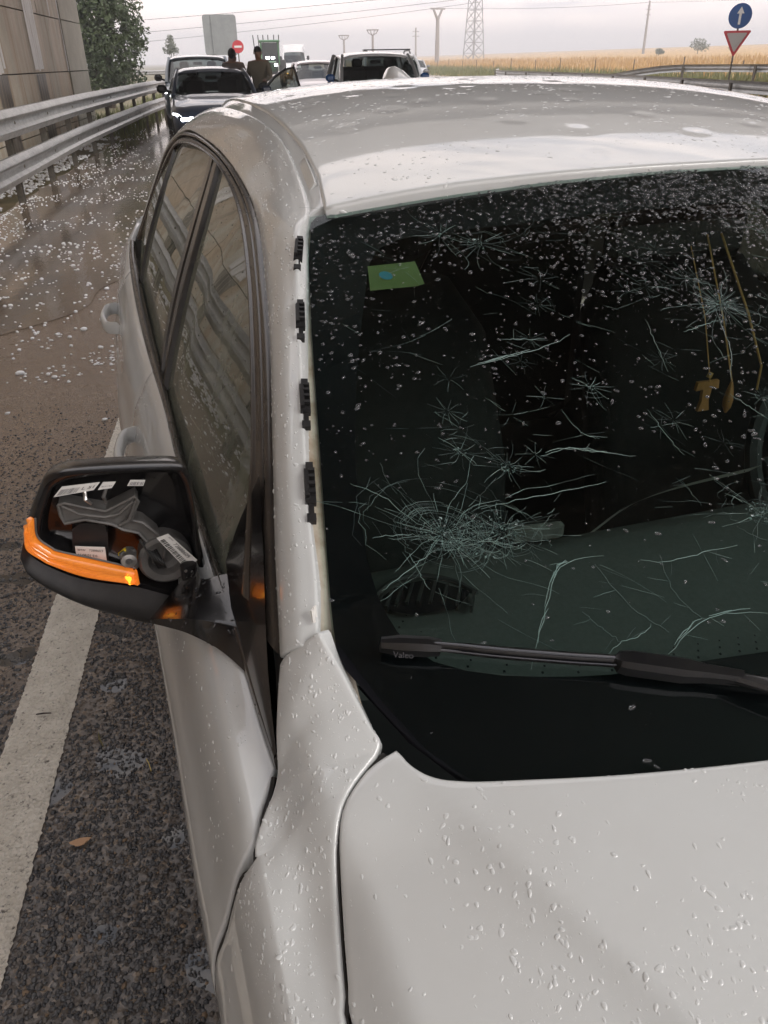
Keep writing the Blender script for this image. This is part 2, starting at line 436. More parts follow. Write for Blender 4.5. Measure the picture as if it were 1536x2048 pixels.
def side_panel(l0, l1, n, lo=0, hi=12, fl0=None, fl1=None):
    """strip of the body side between two stations; fl0/fl1(j) shift the ends per column"""
    curves = []
    for j in range(lo, hi):
        a = fl0(j) if fl0 else l0; b = fl1(j) if fl1 else l1
        curves.append([Vector((side_section(a+(b-a)*i/n)[j][0], a+(b-a)*i/n, side_section(a+(b-a)*i/n)[j][1])) for i in range(n+1)])
    return curves
def dense(curves, per=3):
    nv = per*(len(curves)-1)
    return loft(curves, nv)
def put(name, v, f, m, parent, s, **k):
    """s=-1: right-hand side of the car (image left); the data are given with positive x"""
    f = orient(v, f)
    if s < 0: v, f = mir(v, f)
    return mk(name, v, f, m, parent, **k)

SG = ([0, 1, 2, 3, 4, 5, 6, 7, 8, 9, 10, 11], [1.441, 1.409, 1.3785, 1.3745, 1.3740, 1.3735, 1.373, 1.373, 1.373, 1.373, 1.375, 1.375])
def gap_front(j): return SG[1][j]
SEAMX = [2.512, 2.505, 2.50, 2.498, 2.495, 2.49, 2.49, 2.49, 2.49, 2.49, 2.49, 2.49]
PARTS = {}
for s in MIRROR_IMAGE:
    # fender: upper surface by rows of constant l, then its side
    rows = list(np.linspace(.16, 1.05, 14))+list(np.linspace(1.07, 1.3625, 34))
    curves = []
    topc = 18
    gapx = lambda l: itp(l, [p.y for p in GAPF], [p.x for p in GAPF])
    grid = []
    for l in rows:
        sec = side_section(l); xa = gapx(l); xb_ = sec[2][0]
        r = []
        for k in range(topc+1):
            x = xa+(xb_-.004-xa)*k/topc
            z = Ztop(x, l)
            # settle onto the crease
            z = z+(sec[2][1]-Ztop(xb_-.004, l)+.004)*sstep(.55, 1, k/topc)
            r.append((x, l, z))
        stop = 8 if not (.40 < l < 1.13) else None
        P = [Vector((q[0], 0, q[1])) for q in sec[2:]]
        arch = abs(l-.776)
        zlow = .22 if arch > .355 else .33+math.sqrt(max(0, .355**2-arch**2))
        for k in range(1, 25):
            p = crom(P, k/24*(len(P)-1)); r.append((p.x, l, max(p.z, zlow)))
        grid.append(r)
    v = [p for r in grid for p in r]; f = grid_faces(len(rows)-1, len(grid[0])-1)
    # rear tongue of the fender, between windscreen corner and door, up to the pillar joint
    inner = [(gapx(1.3625), 1.3625), (gapx(1.371), 1.371), (gapx(1.3800), 1.3800), (.6760, 1.3915), (.680, 1.405), (.6877, 1.433), (.6962, 1.458), (.7010, 1.4700), (.7045, 1.4785)]
    outer = [(.7868, 1.3625), (.7850, 1.3725), (.7790, 1.3850), (.7700, 1.4010), (.7625, 1.4145), (.7560, 1.4300), (.7510, 1.455), (.7432, 1.482), (.7372, 1.5005)]
    iz_ = ([1.3625, 1.387, 1.405, 1.433, 1.458, 1.479], [0, 0, .008, .021, .037, .0520])
    I = keyed([(a, b, 0) for a, b in inner], 6); O = keyed([(a, b, 0) for a, b in outer], 6)
    gv = []
    for ri, (a, b) in enumerate(zip(I, O)):
        for k in range(19):
            if ri == 0: gv.append(grid[-1][k]); continue
            p = a.lerp(b, k/18); z = Ztop(p.x, p.y)+itp(a.y, *iz_)*(1-k/18)
            zo = itp(b.y, [1.3625, 1.387, 1.4165, 1.431, 1.455, 1.485, 1.5045], [.937, .944, .950, .956, .978, 1.001, 1.0155])
            z = z+(zo-Ztop(b.x, b.y))*sstep(.55-.25*min(1, ri/12), 1, k/18)
            we = sstep(1.435, 1.4818, a.y)*math.sin(math.pi*k/18); gv.append((p.x+.0032*we, p.y-.0005*we, z+.0040*we))
    off = len(v); v += gv; f += grid_faces(len(I)-1, 18, off=off)
    v, f = rim(v, f, .003, .014, skip=lambda c: c.z < .3)
    f = [q for q in f]
    PARTS['fender', s] = put('fender', v, f, M['paint'], car, s, angle=70)
    # added black tubes standing in for the shade down in the shut lines
    gs = MB(); P_ = [(p.x, p.y, Ztop(p.x, p.y)-.0085) for p in _gp[20:]]; gs.tube(P_, .0038, 6)
    P_ = [(.7600, 1.4350, .942), (.7660, 1.4215, .936), (.7745, 1.4050, .933), (.7830, 1.3880, .929), (.7865, 1.3770, .925), (.7900, 1.3690, .915)]+[(side_section(1.369)[j][0]-.0040, 1.3702, side_section(1.369)[j][1]-.002) for j in range(3, 9)]
    gs.tube(keyed(P_, 4), .0027, 6)
    gs.v = [(s*x, y, z) for x, y, z in gs.v]; gs.build('shut_line_shade', M['rubber'], car)
    # doors and rear quarter
    fd = side_panel(0, 0, 40, 0, 12, lambda j: gap_front(j)+.0045, lambda j: SEAMX[j]-.003)
    v, f = dense(fd); v, f = rim(v, f, .003, .014)
    PARTS['front_door', s] = put('front_door', v, f, M['paint'], car, s, angle=70)
    rdend = [3.36, 3.36, 3.37, 3.38, 3.39, 3.40, 3.38, 3.34, 3.28, 3.22, 3.2, 3.2]
    rd = side_panel(0, 0, 26, 0, 12, lambda j: SEAMX[j]+.003, lambda j: rdend[j]-.003)
    v, f = dense(rd); v, f = rim(v, f, .003, .014)
    PARTS['rear_door', s] = put('rear_door', v, f, M['paint'], car, s, angle=70)
    qp = side_panel(0, 4.66, 34, 0, 12, lambda j: rdend[j]+.003, lambda j: 4.66)
    v, f = dense(qp)
    v = [(p[0], p[1], max(p[2], .33+math.sqrt(max(0, .36**2-(p[1]-3.586)**2))) if abs(p[1]-3.586) < .36 else p[2]) for p in v]
    v, f = rim(v, f, .003, .012)
    put('rear_quarter_panel', v, f, M['paint'], car, s, angle=70)
    # sill behind the panel gaps so nothing is seen through them
    MB().box((s*.74, 2.3, .55), (.06, 2.2, .7)).build('door_frame', M['black'], car)
    MB().box((s*.735, 1.40, .77), (.05, .10, .30)).build('hinge_pillar', M['black'], car)
    # door handles: bow-shaped grips with a recess behind
    for l, par in ((2.33, 'front_door'), (3.235, 'rear_door')):
        pts = []; rs = []
        x0 = itp(l, *DXC)+.042; z0 = zb(l)-.105
        H = [(-.105, -.012), (-.092, .010), (-.06, .018), (0, .023), (.06, .018), (.092, .010), (.105, -.012)]
        K = keyed([(x0+b, l+a, z0) for a, b in H], 4)
        v = []; nn = 10
        for q in K:
            for k in range(nn):
                a = 2*math.pi*k/nn
                v.append((q.x+.009*math.cos(a), q.y, q.z+.017*math.sin(a)))
        f = [(i*nn+k, (i+1)*nn+k, (i+1)*nn+(k+1) % nn, i*nn+(k+1) % nn) for i in range(len(K)-1) for k in range(nn)]
        f += [tuple(range(nn)), tuple(range((len(K)-1)*nn, len(K)*nn))[::-1]]
        put('handle', v, f, M['paint'], PARTS[par, s], s, angle=60)

# ---- greenhouse
WSX = ([.955, 1.0, 1.0339, 1.0559, 1.0874, 1.1279, 1.174, 1.2269, 1.2795, 1.3203, 1.37], [.706, .699, .6925, .6864, .6752, .66, .6427, .6228, .6007, .5783, .545])
HEADZ = ([0, .1676, .3161, .4569, .5552, .60], [1.3588, 1.3544, 1.3467, 1.3339, 1.3226, 1.316])
def Wl(x, z): return 1.20+2.1*(z-.985)+.33*x*x
WN = Vector((0, -1, 2.1)).normalized()
WLOW = ([0, .50, .60, .64, .66, .68, .70, .72], [.958, .966, .988, 1.002, 1.014, 1.030, 1.046, 1.05])
def wpt(x, z, off=0.):
    nn = Vector((.66*x, -1.0, 2.1)).normalized()
    return Vector((x, Wl(x, z), z))+nn*off
def windshield_grid(nu=48, nvv=44, off=0., shrink=0.):
    v = []
    for j in range(nvv+1):
        for i in range(nu+1):
            u = -1+2*i/nu; zt = itp(abs(u)*.585, *HEADZ)-shrink; zl = itp(abs(u)*.70, *WLOW); z = zl+(zt-zl)*j/nvv
            x = u*(itp(z, *WSX)-shrink); v.append(tuple(wpt(x, z, off)))
    return v, orient(v, grid_faces(nvv, nu, flip=True))
WIND = mk('windshield', *windshield_grid(), M['windshield'], car, angle=180)

# black ceramic border behind the glass, with the clear opening cut out
FR = [(.20, 1.318), (.36, 1.309), (.46, 1.302), (.505, 1.293), (.528, 1.278), (.5408, 1.262), (.5819, 1.205), (.6060, 1.1655), (.6250, 1.1285), (.6370, 1.0933), (.6400, 1.0688), (.6330, 1.051), (.6171, 1.0405), (.59, 1.036), (.5564, 1.0340), (.4778, 1.0345), (.4045, 1.0385), (.3261, 1.0419), (.16, 1.046), (0, 1.0475)]
FRL = [(0, 1.322)]+FR
inn = resample([(a, b, 0) for a, b in FRL], 120)
hd = [(0, 1.3588), (.1676, 1.3544), (.3161, 1.3467), (.4569, 1.3339), (.5552, 1.3226), (.577, 1.3200)]
sdn = [(x-.001, z) for z, x in sorted(zip(*WSX), reverse=True) if 1.04 <= z <= 1.318]
bt = [(.690, 1.036), (.678, 1.027), (.66, 1.013), (.64, 1.001), (.60, .987), (.50, .966), (.2, .957), (0, .957)]
outl = [Vector((a, b, 0)) for a, b in hd+sdn+bt]
# pair by angle around a centre so the band never folds
cx, czz = 0.0, 1.16
def ang(p): return math.atan2(p.x-cx, (p.y-czz)*1.0)
def dens(P, n=400):
    D = []; 
    for a, b in zip(P, P[1:]):
        for k in range(20): D.append(a.lerp(b, k/20))
    D.append(P[-1]); return D
od = dens(outl); oa = [ang(p) for p in od]; idd = dens(inn); ia = [ang(p) for p in idd]
th = np.linspace(0, math.pi, 241)
ox, oz = np.interp(th, oa, [p.x for p in od]), np.interp(th, oa, [p.y for p in od])
ix, iz = np.interp(th, ia, [p.x for p in idd]), np.interp(th, ia, [p.y for p in idd])
v = []; f = []
for s in MIRROR_IMAGE:
    off = len(v)
    for k in range(len(th)):
        for j in range(9):
            x = ix[k]+(ox[k]-ix[k])*j/8; z = iz[k]+(oz[k]-iz[k])*j/8
            v.append(tuple(wpt(s*x, z, -.004)))
    f += grid_faces(len(th)-1, 8, flip=(s < 0), off=off)
FRIT = mk('ceramic_border', v, f, M['frit'], WIND, angle=180)
# rows of small dots fading the border out
db = MB()
for s in MIRROR_IMAGE:
    for row in range(3):
        for k in range(0, 241):
            if iz[k] > 1.06 or ix[k] < .0: continue
            x = ix[k]*(1-.0075*(row+.6)); z = iz[k]+.0028*(row+.6)
            c = wpt(s*x, z, -.0035); r = .0011-.0002*row
            db.add([(c.x-r, c.y-r*.9, c.z-r*.4), (c.x+r, c.y-r*.9, c.z-r*.4), (c.x+r, c.y+r*.9, c.z+r*.4), (c.x-r, c.y+r*.9, c.z+r*.4)], [(0, 1, 2, 3)])
db.build('border_dots', M['frit'], WIND, smooth=False, kind='stuff')

# black cowl sheet under the foot of the glass
cv = []
for i in range(41):
    x = -.685+1.37*i/40; zl = itp(abs(x), *WLOW)
    for t in (0, .25, .5, .75, 1): cv.append(tuple(wpt(x, zl-.002+(1.03-zl)*t, -.013)))
mk('cowl_panel', cv, grid_faces(40, 4), M['frit'], car, angle=180)
# ---- pillar and roof side frame: outer edge C1, inner edge C2 then the roof ditch
C1 = [(.7354, 1.507, 1.0192), (.7183, 1.6059, 1.0711), (.6966, 1.7167, 1.1289), (.6693, 1.8589, 1.1943), (.6476, 2.0001, 1.2443), (.6264, 2.1697, 1.2925), (.6172, 2.3451, 1.3197), (.6133, 2.6317, 1.3398), (.6184, 2.9596, 1.3479), (.6324, 3.3743, 1.3401), (.6675, 3.743, 1.2728), (.7250, 3.90, 1.1451), (.790, 3.98, .9964)]
C2 = [(.7060, 1.482, 1.0460), (.6943, 1.5363, 1.0813), (.6831, 1.6117, 1.1196), (.6606, 1.7264, 1.179), (.6323, 1.864, 1.2503), (.6060, 1.972, 1.3060), (.5785, 2.045, 1.3290), (.5560, 2.33, 1.3840), (.5630, 2.62, 1.4080), (.5640, 3.10, 1.4030), (.5450, 3.60, 1.3650), (.57, 3.95, 1.25), (.64, 4.2, 1.03)]
def mid(a, b, o, t=.5):
    p = Vector(a).lerp(Vector(b), t); return p+Vector((o, -o*.15, o*.9))
cA = keyed(C1, 8); cB = keyed([mid(a, b, .005, .3) for a, b in zip(C1, C2)], 8); cC = keyed([mid(a, b, .006, .7) for a, b in zip(C1, C2)], 8); cD = keyed(C2, 8)
ROOF_L = ([1.98, 2.05, 2.8, 3.4, 3.9], None)
def Rz(x, l):
    a = abs(x)
    lf = .145*(2.8-l)**2 if l < 2.8 else .075*(l-2.8)**2
    return 1.462-lf-.07*a*a-.18*a**4
DIN = ([1.98, 2.046, 2.114, 2.255, 2.416, 2.55, 2.65, 2.86, 3.3, 3.9], [.561, .551, .541, .532, .531, .533, .535, .536, .518, .480])
HEADL = ([0, .1676, .3161, .4569, .5552], [1.985, 1.987, 1.9925, 2.0017, 2.0107])
rv = []
nR, nC = 150, 120
for i in range(nR+1):
    for j in range(nC+1):
        u = -1+2*j/nC
        lf = itp(abs(u)*.5552, *HEADL)-.004
        l = lf+(3.86-lf)*(i/nR)**1.25
        x = u*(itp(l, *DIN)-.0015); z = Rz(x, l)
        # small hail dents
        rv.append([x, l, z])
RV = np.array(rv)
for k in range(60):
    dx, dl, dr = rng.uniform(-.50, .45), rng.uniform(2.03, 3.3), rng.uniform(.012, .026)
    q = ((RV[:, 0]-dx)**2+(RV[:, 1]-dl)**2)/dr**2
    RV[:, 2] -= .0011*np.exp(-q*1.4)
rv = RV.tolist()
ROOF = mk('roof', *rim([tuple(p) for p in rv], grid_faces(nR, nC, flip=False), .006, .012), M['paint'], car, angle=60)
for s in MIRROR_IMAGE:
    v, f = loft([cA, cB, cC, cD], 14)
    v, f = rim(v, f, .003, .02)
    put('pillar_frame', v, f, M['paint'], car, s, angle=60)
    # roof ditch moulding between frame and roof skin
    dit = [(.57, 2.022), (.5665, 2.066), (.5560, 2.13), (.5400, 2.25), (.5230, 2.42), (.5120, 2.60), (.5050, 2.85), (.4985, 3.25), (.4985, 3.75)]
    a = keyed([(itp(l, *DIN)+.003, l, Rz(itp(l, *DIN), l)-.006) for x, l in dit], 6)
    b = keyed([(itp(l, [p[1] for p in C2], [p[0] for p in C2])-.003, l, itp(l, [p[1] for p in C2], [p[2] for p in C2])-.006) for x, l in dit], 6)
    m_ = [Vector(p).lerp(q, .5)+Vector((0, 0, .001)) for p, q in zip(a, b)]
    v, f = loft([b, m_, a], 8); v, f = rim(v, f, .002, .008)
    dm = put('roof_ditch_moulding', v, f, M['paint'], car, s, angle=60)
    # flap for the roof rack mount
    fa = [p+Vector((.006, 0, .0022)) for p in a[9:17]]; fb = [p+Vector((-.006, 0, .0022)) for p in b[9:17]]
    v, f = loft([fb, fa], 3); v, f = rim(v, f, .001, .004)
    put('mount_flap', v, f, M['paint'], dm, s)
    # dirty metal channel exposed where the windscreen trim has torn away
    g0 = [Vector((x-.012, l+.004, z-.014)) for x, l, z in C2[:7]]
    g1 = []
    for x, l, z in C2[:7]:
        zz = min(z-.006, 1.322); q = wpt(itp(zz, *WSX)-.012, zz, -.010); g1.append(q)
    g0b = [Vector(p)+Vector((-.001, 0, -.001)) for p in C2[:7]]
    ext0 = [Vector((.688, 1.36, .955)), Vector((.700, 1.43, .995))]; ext1 = [wpt(.672, .965, -.012), wpt(.679, 1.0, -.012)]
    v, f = loft([keyed([p+Vector((.012, -.004, .0)) for p in ext0]+g0b, 5), keyed(ext0+g0, 5), keyed(ext1+g1, 5)], 8)
    put('trim_channel', v, f, M['primer'], car, s, angle=180)
    # window surround: black seal from the frame edge to the glass
    GI = [(.7500, 1.640, 1.0080), (.7280, 1.706, 1.0690), (.7100, 1.7660, 1.1090), (.6820, 1.918, 1.177), (.6590, 2.065, 1.231), (.6390, 2.251, 1.28), (.6290, 2.448, 1.308), (.6270, 2.701, 1.323), (.6340, 2.944, 1.324), (.6480, 3.192, 1.315), (.6640, 3.45, 1.284), (.7000, 3.62, 1.20), (.7450, 3.70, 1.100), (.8000, 3.72, .995)]
    C1w = [(.7354, 1.507, 1.0192), (.7180, 1.607, 1.0715), (.6990, 1.705, 1.123), (.6693, 1.8589, 1.1943), (.6476, 2.0001, 1.2443), (.6264, 2.1697, 1.2925), (.6172, 2.3451, 1.3197), (.6133, 2.6317, 1.3398), (.6184, 2.9596, 1.3479), (.6260, 3.20, 1.3460), (.6400, 3.50, 1.3260), (.6675, 3.743, 1.2728), (.7250, 3.85, 1.1451), (.8000, 3.88, .9900)]
    o0 = keyed([Vector(p)+Vector((-.004, 0, -.005)) for p in C1w], 7)
    i0 = keyed(GI, 7)
    def lerpc(t, out): return [a_.lerp(b_, t)+Vector((out, 0, out*.4)) for a_, b_ in zip(o0, i0)]
    v, f = loft([o0, lerpc(.10, .006), lerpc(.30, .007), lerpc(.36, -.003), lerpc(.44, -.003), lerpc(.50, .004), lerpc(.78, .004), lerpc(.84, .007), lerpc(.93, .006), lerpc(1, -.006)], 27)
    surround = put('window_surround', v, f, M['trim'], car, s, angle=50)
    # belt moulding
    lb = [1.445, 1.52, 1.62, 1.75, 1.9, 2.1, 2.3, 2.6, 2.9, 3.2, 3.5, 3.72]
    bx = ([1.4, 1.449, 1.522, 1.626, 1.746, 1.896, 2.107, 2.384, 2.747, 3.15, 3.584, 3.8], [.7535, .754, .758, .763, .770, .780, .791, .797, .809, .817, .821, .815])
    out_ = keyed([(itp(l, *DX0)-.0015, l, zb(l)-.014) for l in lb], 6)
    top_ = keyed([(itp(l, *DX0)*.55+itp(l, *bx)*.45, l, zb(l)+.004) for l in lb], 6)
    in_ = keyed([(itp(l, *bx)-.001, l, zb(l)+.001) for l in lb], 6)
    in2 = keyed([(itp(l, *bx)-.006, l, zb(l)-.012) for l in lb], 6)
    v, f = loft([out_, top_, in_, in2], 12)
    put('belt_moulding', v, f, M['trim'], car, s, angle=60)
    # glass panes: front door, rear door, quarter
    def glass_x(l, z): return itp(l, [1.4, 1.8, 2.3, 2.8, 3.3, 3.8], [.755, .775, .797, .808, .817, .80])-.36*(z-zb(l))-.45*(z-zb(l))**2-.008
    def pane(name, front, rear, nn=26):
        """front/rear: (l, z) polylines bottom->top"""
        a = resample([(0, *p) for p in front], nn); b = resample([(0, *p) for p in rear], nn)
        v = []
        for p, q in zip(a, b):
            for k in range(nn+1):
                w = p.lerp(q, k/nn)
                ztop = itp(w.y, [g[1] for g in GI], [g[2] for g in GI])+.004
                z = min(w.z, ztop); v.append((glass_x(w.y, z), w.y, z))
        return put(name, v, grid_faces(nn, nn, flip=True), M['side_glass'], car, s, angle=180)
    pane('front_window', [(1.46, .945), (1.62, 1.02), (1.75, 1.125), (1.93, 1.2), (2.1, 1.26), (2.3, 1.31), (2.40, 1.33)], [(2.385, .955), (2.43, 1.04), (2.50, 1.16), (2.57, 1.24), (2.62, 1.29), (2.65, 1.315), (2.66, 1.33)])
    pane('rear_window', [(2.43, .958), (2.50, 1.06), (2.57, 1.16), (2.64, 1.24), (2.69, 1.29), (2.72, 1.33)], [(3.21, .97), (3.25, 1.06), (3.29, 1.16), (3.32, 1.24), (3.34, 1.29), (3.36, 1.33)])
    pane('quarter_window', [(3.235, .97), (3.27, 1.06), (3.31, 1.16), (3.34, 1.24), (3.36, 1.29), (3.37, 1.33)], [(3.70, .99), (3.70, 1.06), (3.66, 1.16), (3.60, 1.22), (3.54, 1.26), (3.50, 1.28)])
    # black window bars
    def bar(name, pts, w, m_, lift):
        vv = []; P = keyed([(0, a, b) for a, b in pts], 6)
        for p in P:
            x = glass_x(p.y, p.z)
            vv += [(x-.006, p.y-w/2-.002, p.z), (x+lift, p.y-w/2, p.z), (x+lift+.002, p.y, p.z), (x+lift, p.y+w/2, p.z), (x-.006, p.y+w/2+.002, p.z)]
        return put(name, vv, grid_faces(len(P)-1, 4, flip=True), m_, car, s, angle=50)
    bar('pillar_strip', [(2.388, .955), (2.44, 1.06), (2.52, 1.19), (2.60, 1.275), (2.66, 1.322)], .013, M['rubber'], .008)
    bar('door_pillar_cover', [(2.435, .955), (2.50, 1.06), (2.585, 1.19), (2.665, 1.275), (2.73, 1.325)], .058, M['trim'], .003)
    bar('rear_door_pillar_cover', [(2.505, .955), (2.565, 1.06), (2.645, 1.19), (2.72, 1.275), (2.785, 1.325)], .050, M['trim'], .004)
    bar('quarter_bar', [(3.215, .97), (3.25, 1.06), (3.31, 1.18), (3.40, 1.26), (3.45, 1.285)], .014, M['rubber'], .007)

# ---- torn-off trim clips on the right-hand pillar
for k, (z, L) in enumerate(((1.281, .030), (1.2275, .032), (1.1696, .034), (1.1171, .036))):
    q0 = wpt(-(itp(z, *WSX)+.010), z, .006); d = (wpt(-(itp(z+.05, *WSX)+.010), z+.05, .006)-q0).normalized()
    up = WN.copy(); sx = d.cross(up).normalized()
    cb = MB()
    def clip_box(a, b, u0, u1, w0, w1):
        pts = [q0+d*i+sx*j+up*k_ for k_ in (u0, u1) for i, j in ((a, w0), (b, w0), (b, w1), (a, w1))]
        cb.add(pts, [(3, 2, 1, 0), (4, 5, 6, 7), (0, 1, 5, 4), (1, 2, 6, 5), (2, 3, 7, 6), (3, 0, 4, 7)])
    c_ = L
    clip_box(-c_*.55, c_*.62, 0, .007, -.0055, .0055)
    clip_box(-c_*.40, c_*.50, .007, .012, -.0050, -.0010)
    clip_box(c_*.52, c_*.80, .001, .009, -.0035, .0040)
    clip_box(-c_*.95, -c_*.52, 0, .005, -.0020, .0030)
    clip_box(-c_*1.14, -c_*.90, 0, .007, -.0045, .0045)
    for t in (-.32, -.05, .2, .42): clip_box(c_*t, c_*(t+.09), .008, .0135, -.0015, .0050)
    cb.build('trim_clip', M['black'], car, smooth=False)
# bent scrap of trim at the pillar foot
MB().tube([wpt(-.7015, 1.050, .010), wpt(-.7000, 1.054, .016), wpt(-.6975, 1.056, .017), wpt(-.6985, 1.052, .012)], [.0018, .0022, .002, .0012], 6).build('trim_scrap', M['label'], car)

# ---- antenna fin
fin = []
for l, w, h in ((3.30, .004, .004), (3.36, .028, .022), (3.42, .036, .044), (3.47, .034, .056), (3.52, .026, .058), (3.56, .012, .050), (3.575, .003, .02)):
    z0 = Rz(0, l)-.004
    for k in range(13):
        a = math.pi*k/12; fin.append((w*math.cos(a)*(1-.35*math.sin(a)), l, z0+h*math.sin(a)**.7 if math.sin(a) > 0 else z0))
mk('antenna_fin', fin, grid_faces(6, 12, flip=True), M['paint'], car, angle=80)

# ---- rear end, nose, wheels (mostly out of view)
rw = []
for j in range(13):
    for i in range(25):
        u = -1+2*i/24; t = j/12
        l = 3.86+(4.30-3.86)*t; x = u*(.47+.12*t); z = Rz(x, 3.86)-.30*t-.10*t*t*0
        rw.append((x, l, z))
mk('rear_window_pane', rw, grid_faces(12, 24), M['side_glass'], car, angle=180)
tr = []
for j in range(13):
    for i in range(25):
        u = -1+2*i/24; t = j/12
        l = 4.22+.42*t; x = u*(.72-.04*t); tr.append((x, l, 1.06-.05*u*u-.03*t-.02*t*t))
mk('boot_lid', *rim(tr, grid_faces(12, 24), .004, .10), M['paint'], car, angle=60)
for s in MIRROR_IMAGE:
    sail = [Vector((s*.50, 3.84, 1.27)), Vector((s*.66, 3.74, 1.262)), Vector((s*.79, 3.90, .985)), Vector((s*.75, 4.25, 1.01)), Vector((s*.60, 4.27, 1.03))]
    MB().prism(sail if s > 0 else sail[::-1], (-s*.02, 0, -.01)).build('rear_pillar', M['paint'], car)
    MB().box((s*.60, 4.63, .85), (.34, .08, .16), bev=.03).build('tail_light', M['red_lens'], car)
    hl = MB(); hl.box((s*.60, .20, .68), (.34, .16, .15), rz=s*.35, bev=.04); hl.build('headlight', M['clear_lens'], car)
    gr = MB(); gr.box((s*.13, .10, .66), (.22, .06, .17), bev=.03); gr.build('kidney_grille', M['black_gloss'], car)
bp = []
secs = ((.20, .62, .58), (.28, .75, .64), (.40, .77, .66), (.55, .76, .64), (.66, .66, .58))
for z, w, w2 in secs:
    for i in range(25):
        u = -1+2*i/24; bp.append((u*.80, .02+.05*(z-.45)**2*10+.30*abs(u)**3.2, z))
mk('front_bumper', bp, grid_faces(4, 24, flip=True), M['paint'], car)
bp = []
for z in (.22, .36, .5, .64, .78, .95):
    for i in range(25):
        u = -1+2*i/24; bp.append((u*.80, 4.70-.10*abs(z-.5)-.22*abs(u)**3, z))
mk('rear_bumper', bp, grid_faces(5, 24), M['paint'], car)
MB().box((0, 2.35, .24), (1.5, 3.9, .10), bev=.03).build('floor_pan', M['black'], car)
for s in MIRROR_IMAGE:
    for l in (.776, 3.586):
        ty = MB().lathe((s*.785, l, .318), [(.22, -.10), (.30, -.105), (.316, -.085), (.318, 0), (.316, .085), (.30, .105), (.22, .10)], 40, 'x').build('wheel', M['tyre'], car)
        rb = MB().lathe((s*.80, l, .318), [(.02, .07), (.06, .075), (.07, .06)], 20, 'x') if s > 0 else MB().lathe((s*.80, l, .318), [(.07, -.06), (.06, -.075), (.02, -.07)], 20, 'x')
        for k in range(5):
            a = 2*math.pi*k/5+.3
            rb.tube([(s*.865, l+.05*math.cos(a), .318+.05*math.sin(a)), (s*.885, l+.215*math.cos(a), .318+.215*math.sin(a))], [.026, .02], 6)
        rb.lathe((s*.86, l, .318), [(.205, -.02), (.225, -.02), (.225, .03), (.21, .03)], 40, 'x')
        rb.build('rim', M['rim'], ty)
# ================================================================== door mirror with its cap torn off
def mpl(x, z, dy=0.): return Vector((x, 1.80-.25*(x+.80)+dy, z))
MO = [(-.9631, 1.0573), (-.9439, 1.0799), (-.8977, 1.086), (-.8073, 1.0863), (-.7887, 1.0769), (-.7858, 1.0464), (-.7864, .9824), (-.7858, .9138), (-.8112, .8626), (-.8654, .8613), (-.9342, .8976), (-.9867, .9394), (-.9985, .9665), (-.9858, 1.0132)]
MI = [(-.954, 1.0467), (-.9353, 1.0676), (-.8884, 1.0757), (-.8114, 1.0772), (-.7974, 1.0673), (-.7937, 1.0398), (-.7924, .9826), (-.7941, .9221), (-.8066, .8974), (-.8395, .907), (-.8657, .9178), (-.9132, .9434), (-.9561, .9696), (-.9739, .9911)]
def closed(P, sub=6):
    n = len(P); P = [Vector((a, b, 0)) for a, b in P]; D = []
    for i in range(n):
        p0, p1, p2, p3 = P[i-1], P[i], P[(i+1) % n], P[(i+2) % n]
        for k in range(sub):
            u = k/sub; D.append(.5*((2*p1)+(p2-p0)*u+(2*p0-5*p1+4*p2-p3)*u*u+(3*p1-p0-3*p2+p3)*u**3))
    return D
mirror = MB()
cen = Vector((-.88, .975, 0))
mo, mi = closed(MO), closed(MI); nm = len(mo)
def ringp(P, dy, sc=1.): return [mpl(*( (cen+(p-cen)*sc).xy ), dy) for p in P]
rings = [ringp(mo, .050, .86), ringp(mo, .047, .93), ringp(mo, .036, .965), ringp(mo, .018, .99), ringp(mo, .006, 1.0), ringp(mo, .001, .992)]
rings.append([a.lerp(b, .35)+Vector((0, -.004, 0)) for a, b in zip(ringp(mo, 0), ringp(mi, 0))])
rings.append([a.lerp(b, .75)+Vector((0, -.001, 0)) for a, b in zip(ringp(mo, 0), ringp(mi, 0))])
rings.append(ringp(mi, .003, 1.0)); rings.append(ringp(mi, .018, .975)); rings.append(ringp(mi, .032, .93)); rings.append(ringp(mi, .038, .82)); rings.append(ringp(mi, .040, .3))
v = [p for r in rings for p in r]
f = [(i*nm+k, (i+1)*nm+k, (i+1)*nm+(k+1) % nm, i*nm+(k+1) % nm) for i in range(len(rings)-1) for k in range(nm)]
f.append(tuple(range((len(rings)-1)*nm, len(rings)*nm))[::-1]); f.append(tuple(range(nm)))
HOUSE = mk('door_mirror', v, f, M['housing'], car, angle=50, label=None)
HOUSE["label"] = 'black mirror housing with its cap missing and lit amber indicator'
rg = ringp(mo, .0505, .84)
MB().prism(rg[::-1], (0, .004, 0)).build('mirror_glass', M['chrome'], HOUSE)
